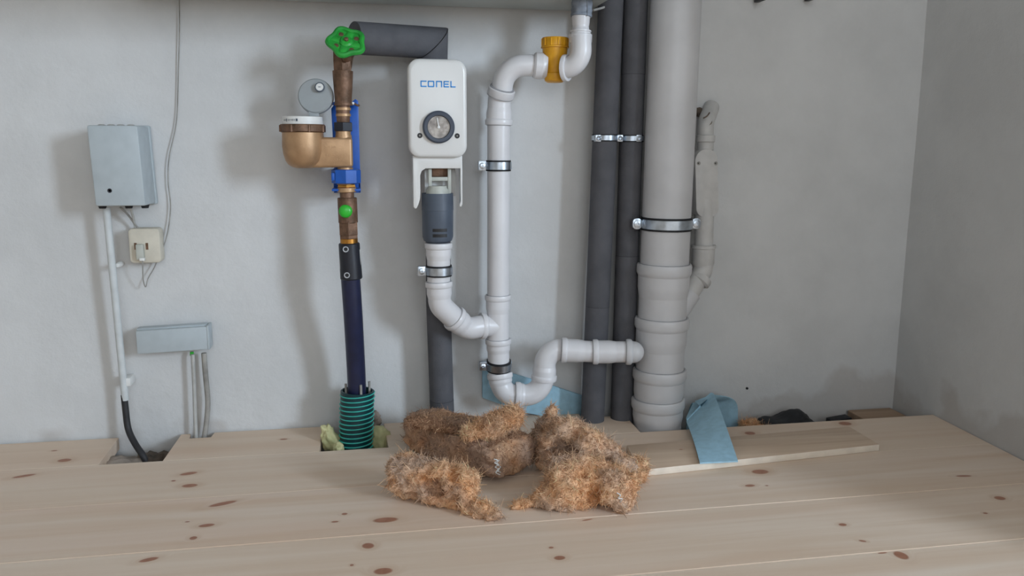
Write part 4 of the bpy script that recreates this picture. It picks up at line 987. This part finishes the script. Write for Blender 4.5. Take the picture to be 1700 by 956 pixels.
    for k in range(3):
        rr = rad*(1.0, .9, .45)[k]
        for j in range(3):
            an = 2*math.pi*j/3; vv_[:, k*3+j] = Q[:, k]+(sd*math.cos(an)+sd2*math.sin(an))*rr[:, None]
    pat = []
    for k in range(2):
        for j in range(3): pat.append((k*3+j, k*3+(j+1) % 3, (k+1)*3+(j+1) % 3, (k+1)*3+j))
    pat = np.array(pat); F = (np.arange(nf)[:, None, None]*9+pat[None]).reshape(-1, 4)
    me = bpy.data.meshes.new('fibres'); loc = WL[body.name]
    vf = (vv_.reshape(-1, 3)-np.array(loc)); me.vertices.add(len(vf)); me.vertices.foreach_set('co', vf.ravel())
    me.loops.add(F.size); me.loops.foreach_set('vertex_index', F.ravel()); me.polygons.add(len(F)); me.polygons.foreach_set('loop_start', np.arange(0, F.size, 4))
    me.update(calc_edges=True); me.validate(); me.materials.append(M['fibre'])
    br_ = rng.lognormal(.05, .24, nf)[:, None]*np.ones(3); fcc = np.clip(fc*br_, 0, .95)
    pale = rng.random(nf) < .10; fcc[pale] = C_LT*1.15
    ca = me.color_attributes.new('tint', 'FLOAT_COLOR', 'POINT'); ca.data.foreach_set('color', np.c_[np.repeat(fcc, 9, 0), np.ones(nf*9)].ravel())
    fo = bpy.data.objects.new('fibres', me); COL.objects.link(fo); fo.parent = body; fo['kind'] = 'stuff'
    return body
def gp(px, py, z): p = G(px, py, z); return (p.x, p.y, p.z)
# front left slab with a tail reaching right
chunk('torn orange insulation slab at the front left of the heap, tail pointing right', [
    (gp(708, 792, .045), (.070, .026, .026), (0.25, .05, -.30), .8), (gp(680, 780, .052), (.034, .026, .024), (.2, 0, -.3), .6),
    (gp(763, 806, .040), (.030, .024, .026), (.2, .2, -.5), .7), (gp(788, 840, .016), (.034, .014, .014), (0, .25, -.5), .4), (gp(822, 857, .007), (.020, .009, .007), (0, 0, -.5), .3), (gp(738, 828, .014), (.050, .016, .014), (0, .1, -.4), .5), (gp(690, 812, .016), (.036, .016, .016), (0, .1, -.3), .5)],
    0.0, 1.0, grey=.30, nf=9000, holes=((gp(722, 808, .038), .016, .022), (gp(690, 806, .03), .012, .012), (gp(762, 818, .03), .010, .012)))
# back left big block, corner towards us
chunk('large dark brown insulation block with one corner towards us, rear left', [
    ((.2000, -.258, .037), (.140, .066, .035), (0, .02, math.radians(125.5)), .97), ((.130, -.150, .045), (.05, .045, .024), (0, .1, 2.2), .6)],
    0.0, 2.0, grey=.62, nf=8500, brown=.55, amp=.0055, flen=.0055)
chunk('bright orange insulation tuft lying on top of the brown block', [
    (gp(826, 704, .098), (.046, .030, .020), (0, -.25, .1), .45), (gp(850, 692, .110), (.024, .022, .017), (0, 0, 0), .3), (gp(790, 718, .088), (.028, .018, .012), (0, -.2, 0), .3)],
    0.068, 3.0, grey=.08, nf=6500, flen=.007)
chunk('brown ragged insulation scrap at the far left of the heap', [
    (gp(708, 704, .082), (.040, .022, .011), (0, .05, -.2), .4), (gp(742, 714, .078), (.03, .02, .009), (0, .1, -.2), .3)],
    0.066, 4.0, grey=.5, nf=2800, brown=.8, flen=.006)
chunk('narrow upright insulation tuft rising behind the right-hand pieces', [
    (gp(913, 690, .084), (.010, .011, .026), (0, .35, 0), .3), (gp(902, 720, .045), (.021, .020, .032), (0, .2, 0), .4), (gp(897, 742, .02), (.022, .02, .02), (0, 0, 0), .4)],
    0.0, 5.0, grey=.25, nf=3000)
chunk('greyish insulation piece leaning over the front right piece', [
    (gp(948, 716, .085), (.040, .032, .022), (0, .30, .1), .6), (gp(992, 744, .062), (.052, .035, .024), (0, .55, .1), .6), (gp(918, 738, .060), (.026, .026, .026), (0, -.3, 0), .5), (gp(903, 756, .030), (.018, .020, .024), (0, 0, 0), .4), (gp(975, 758, .03), (.05, .03, .030), (0, .3, 0), .5), (gp(1030, 772, .036), (.026, .026, .022), (0, .5, 0), .5)],
    0.0, 6.0, grey=.62, nf=8500, holes=((gp(925, 752, .05), .018, .02),))
chunk('large front right insulation piece, orange underside and greyish top', [
    (gp(968, 792, .048), (.066, .040, .026), (.25, .16, -.05), .7), (gp(1018, 806, .036), (.038, .042, .032), (0, .15, .1), .65), (gp(918, 818, .022), (.036, .022, .020), (0, -.3, .15), .45), (gp(872, 836, .007), (.028, .012, .008), (0, -.1, .1), .3), (gp(950, 828, .018), (.05, .020, .018), (0, 0, 0), .4), (gp(1030, 834, .014), (.022, .018, .014), (0, 0, 0), .4)],
    0.0, 7.0, grey=.45, nf=10000, holes=((gp(925, 806, .03), .014, .014), (gp(985, 826, .02), .016, .012)))
chunk('small orange insulation tuft at the right end beside the loose board', [
    (gp(1056, 778, .022), (.017, .020, .020), (0, 0, 0), .4), (gp(1063, 790, .013), (.012, .012, .012), (0, 0, 0), .3)],
    0.0, 8.0, grey=.05, nf=1800)
chunk('loose orange fibre crumbs in the gap beside the folded blue strip', [
    (U(1244, 705, .09), (.022, .016, .012), (0, .1, 0), .3), (U(1264, 709, .11), (.016, .012, .009), (0, 0, 0), .3)],
    -.12, 9.0, grey=.2, nf=1200)

# whitish glue strands on two of the pieces, laid on the surface they stick to
from mathutils.bvhtree import BVHTree
def strands(idx, pts):
    o = [q for q in COL.objects if q.name.startswith('insulation_piece') and q.get('label', '').startswith(idx)][0]
    W0 = WL[o.name]; t = BVHTree.FromPolygons([v.co+W0 for v in o.data.vertices], [tuple(p.vertices) for p in o.data.polygons])
    path = []
    for x, y in pts:
        h = t.ray_cast(CAM, ray(x, y).normalized())
        if h[0]: path.append(h[0]-ray(x, y).normalized()*.0022)
    if len(path) > 2: tube(spline(path, 3), .0011, 6).build('glue_strand', M['white'], o)
strands('large dark brown', [(820, 762), (826, 764), (821, 768), (828, 771), (822, 775), (829, 779), (823, 784), (830, 788), (826, 794)])
strands('large dark brown', [(829, 763), (824, 770), (831, 775), (825, 781), (831, 784)])
strands('large front right', [(1024, 818), (1030, 822), (1026, 827), (1033, 828), (1029, 833)])
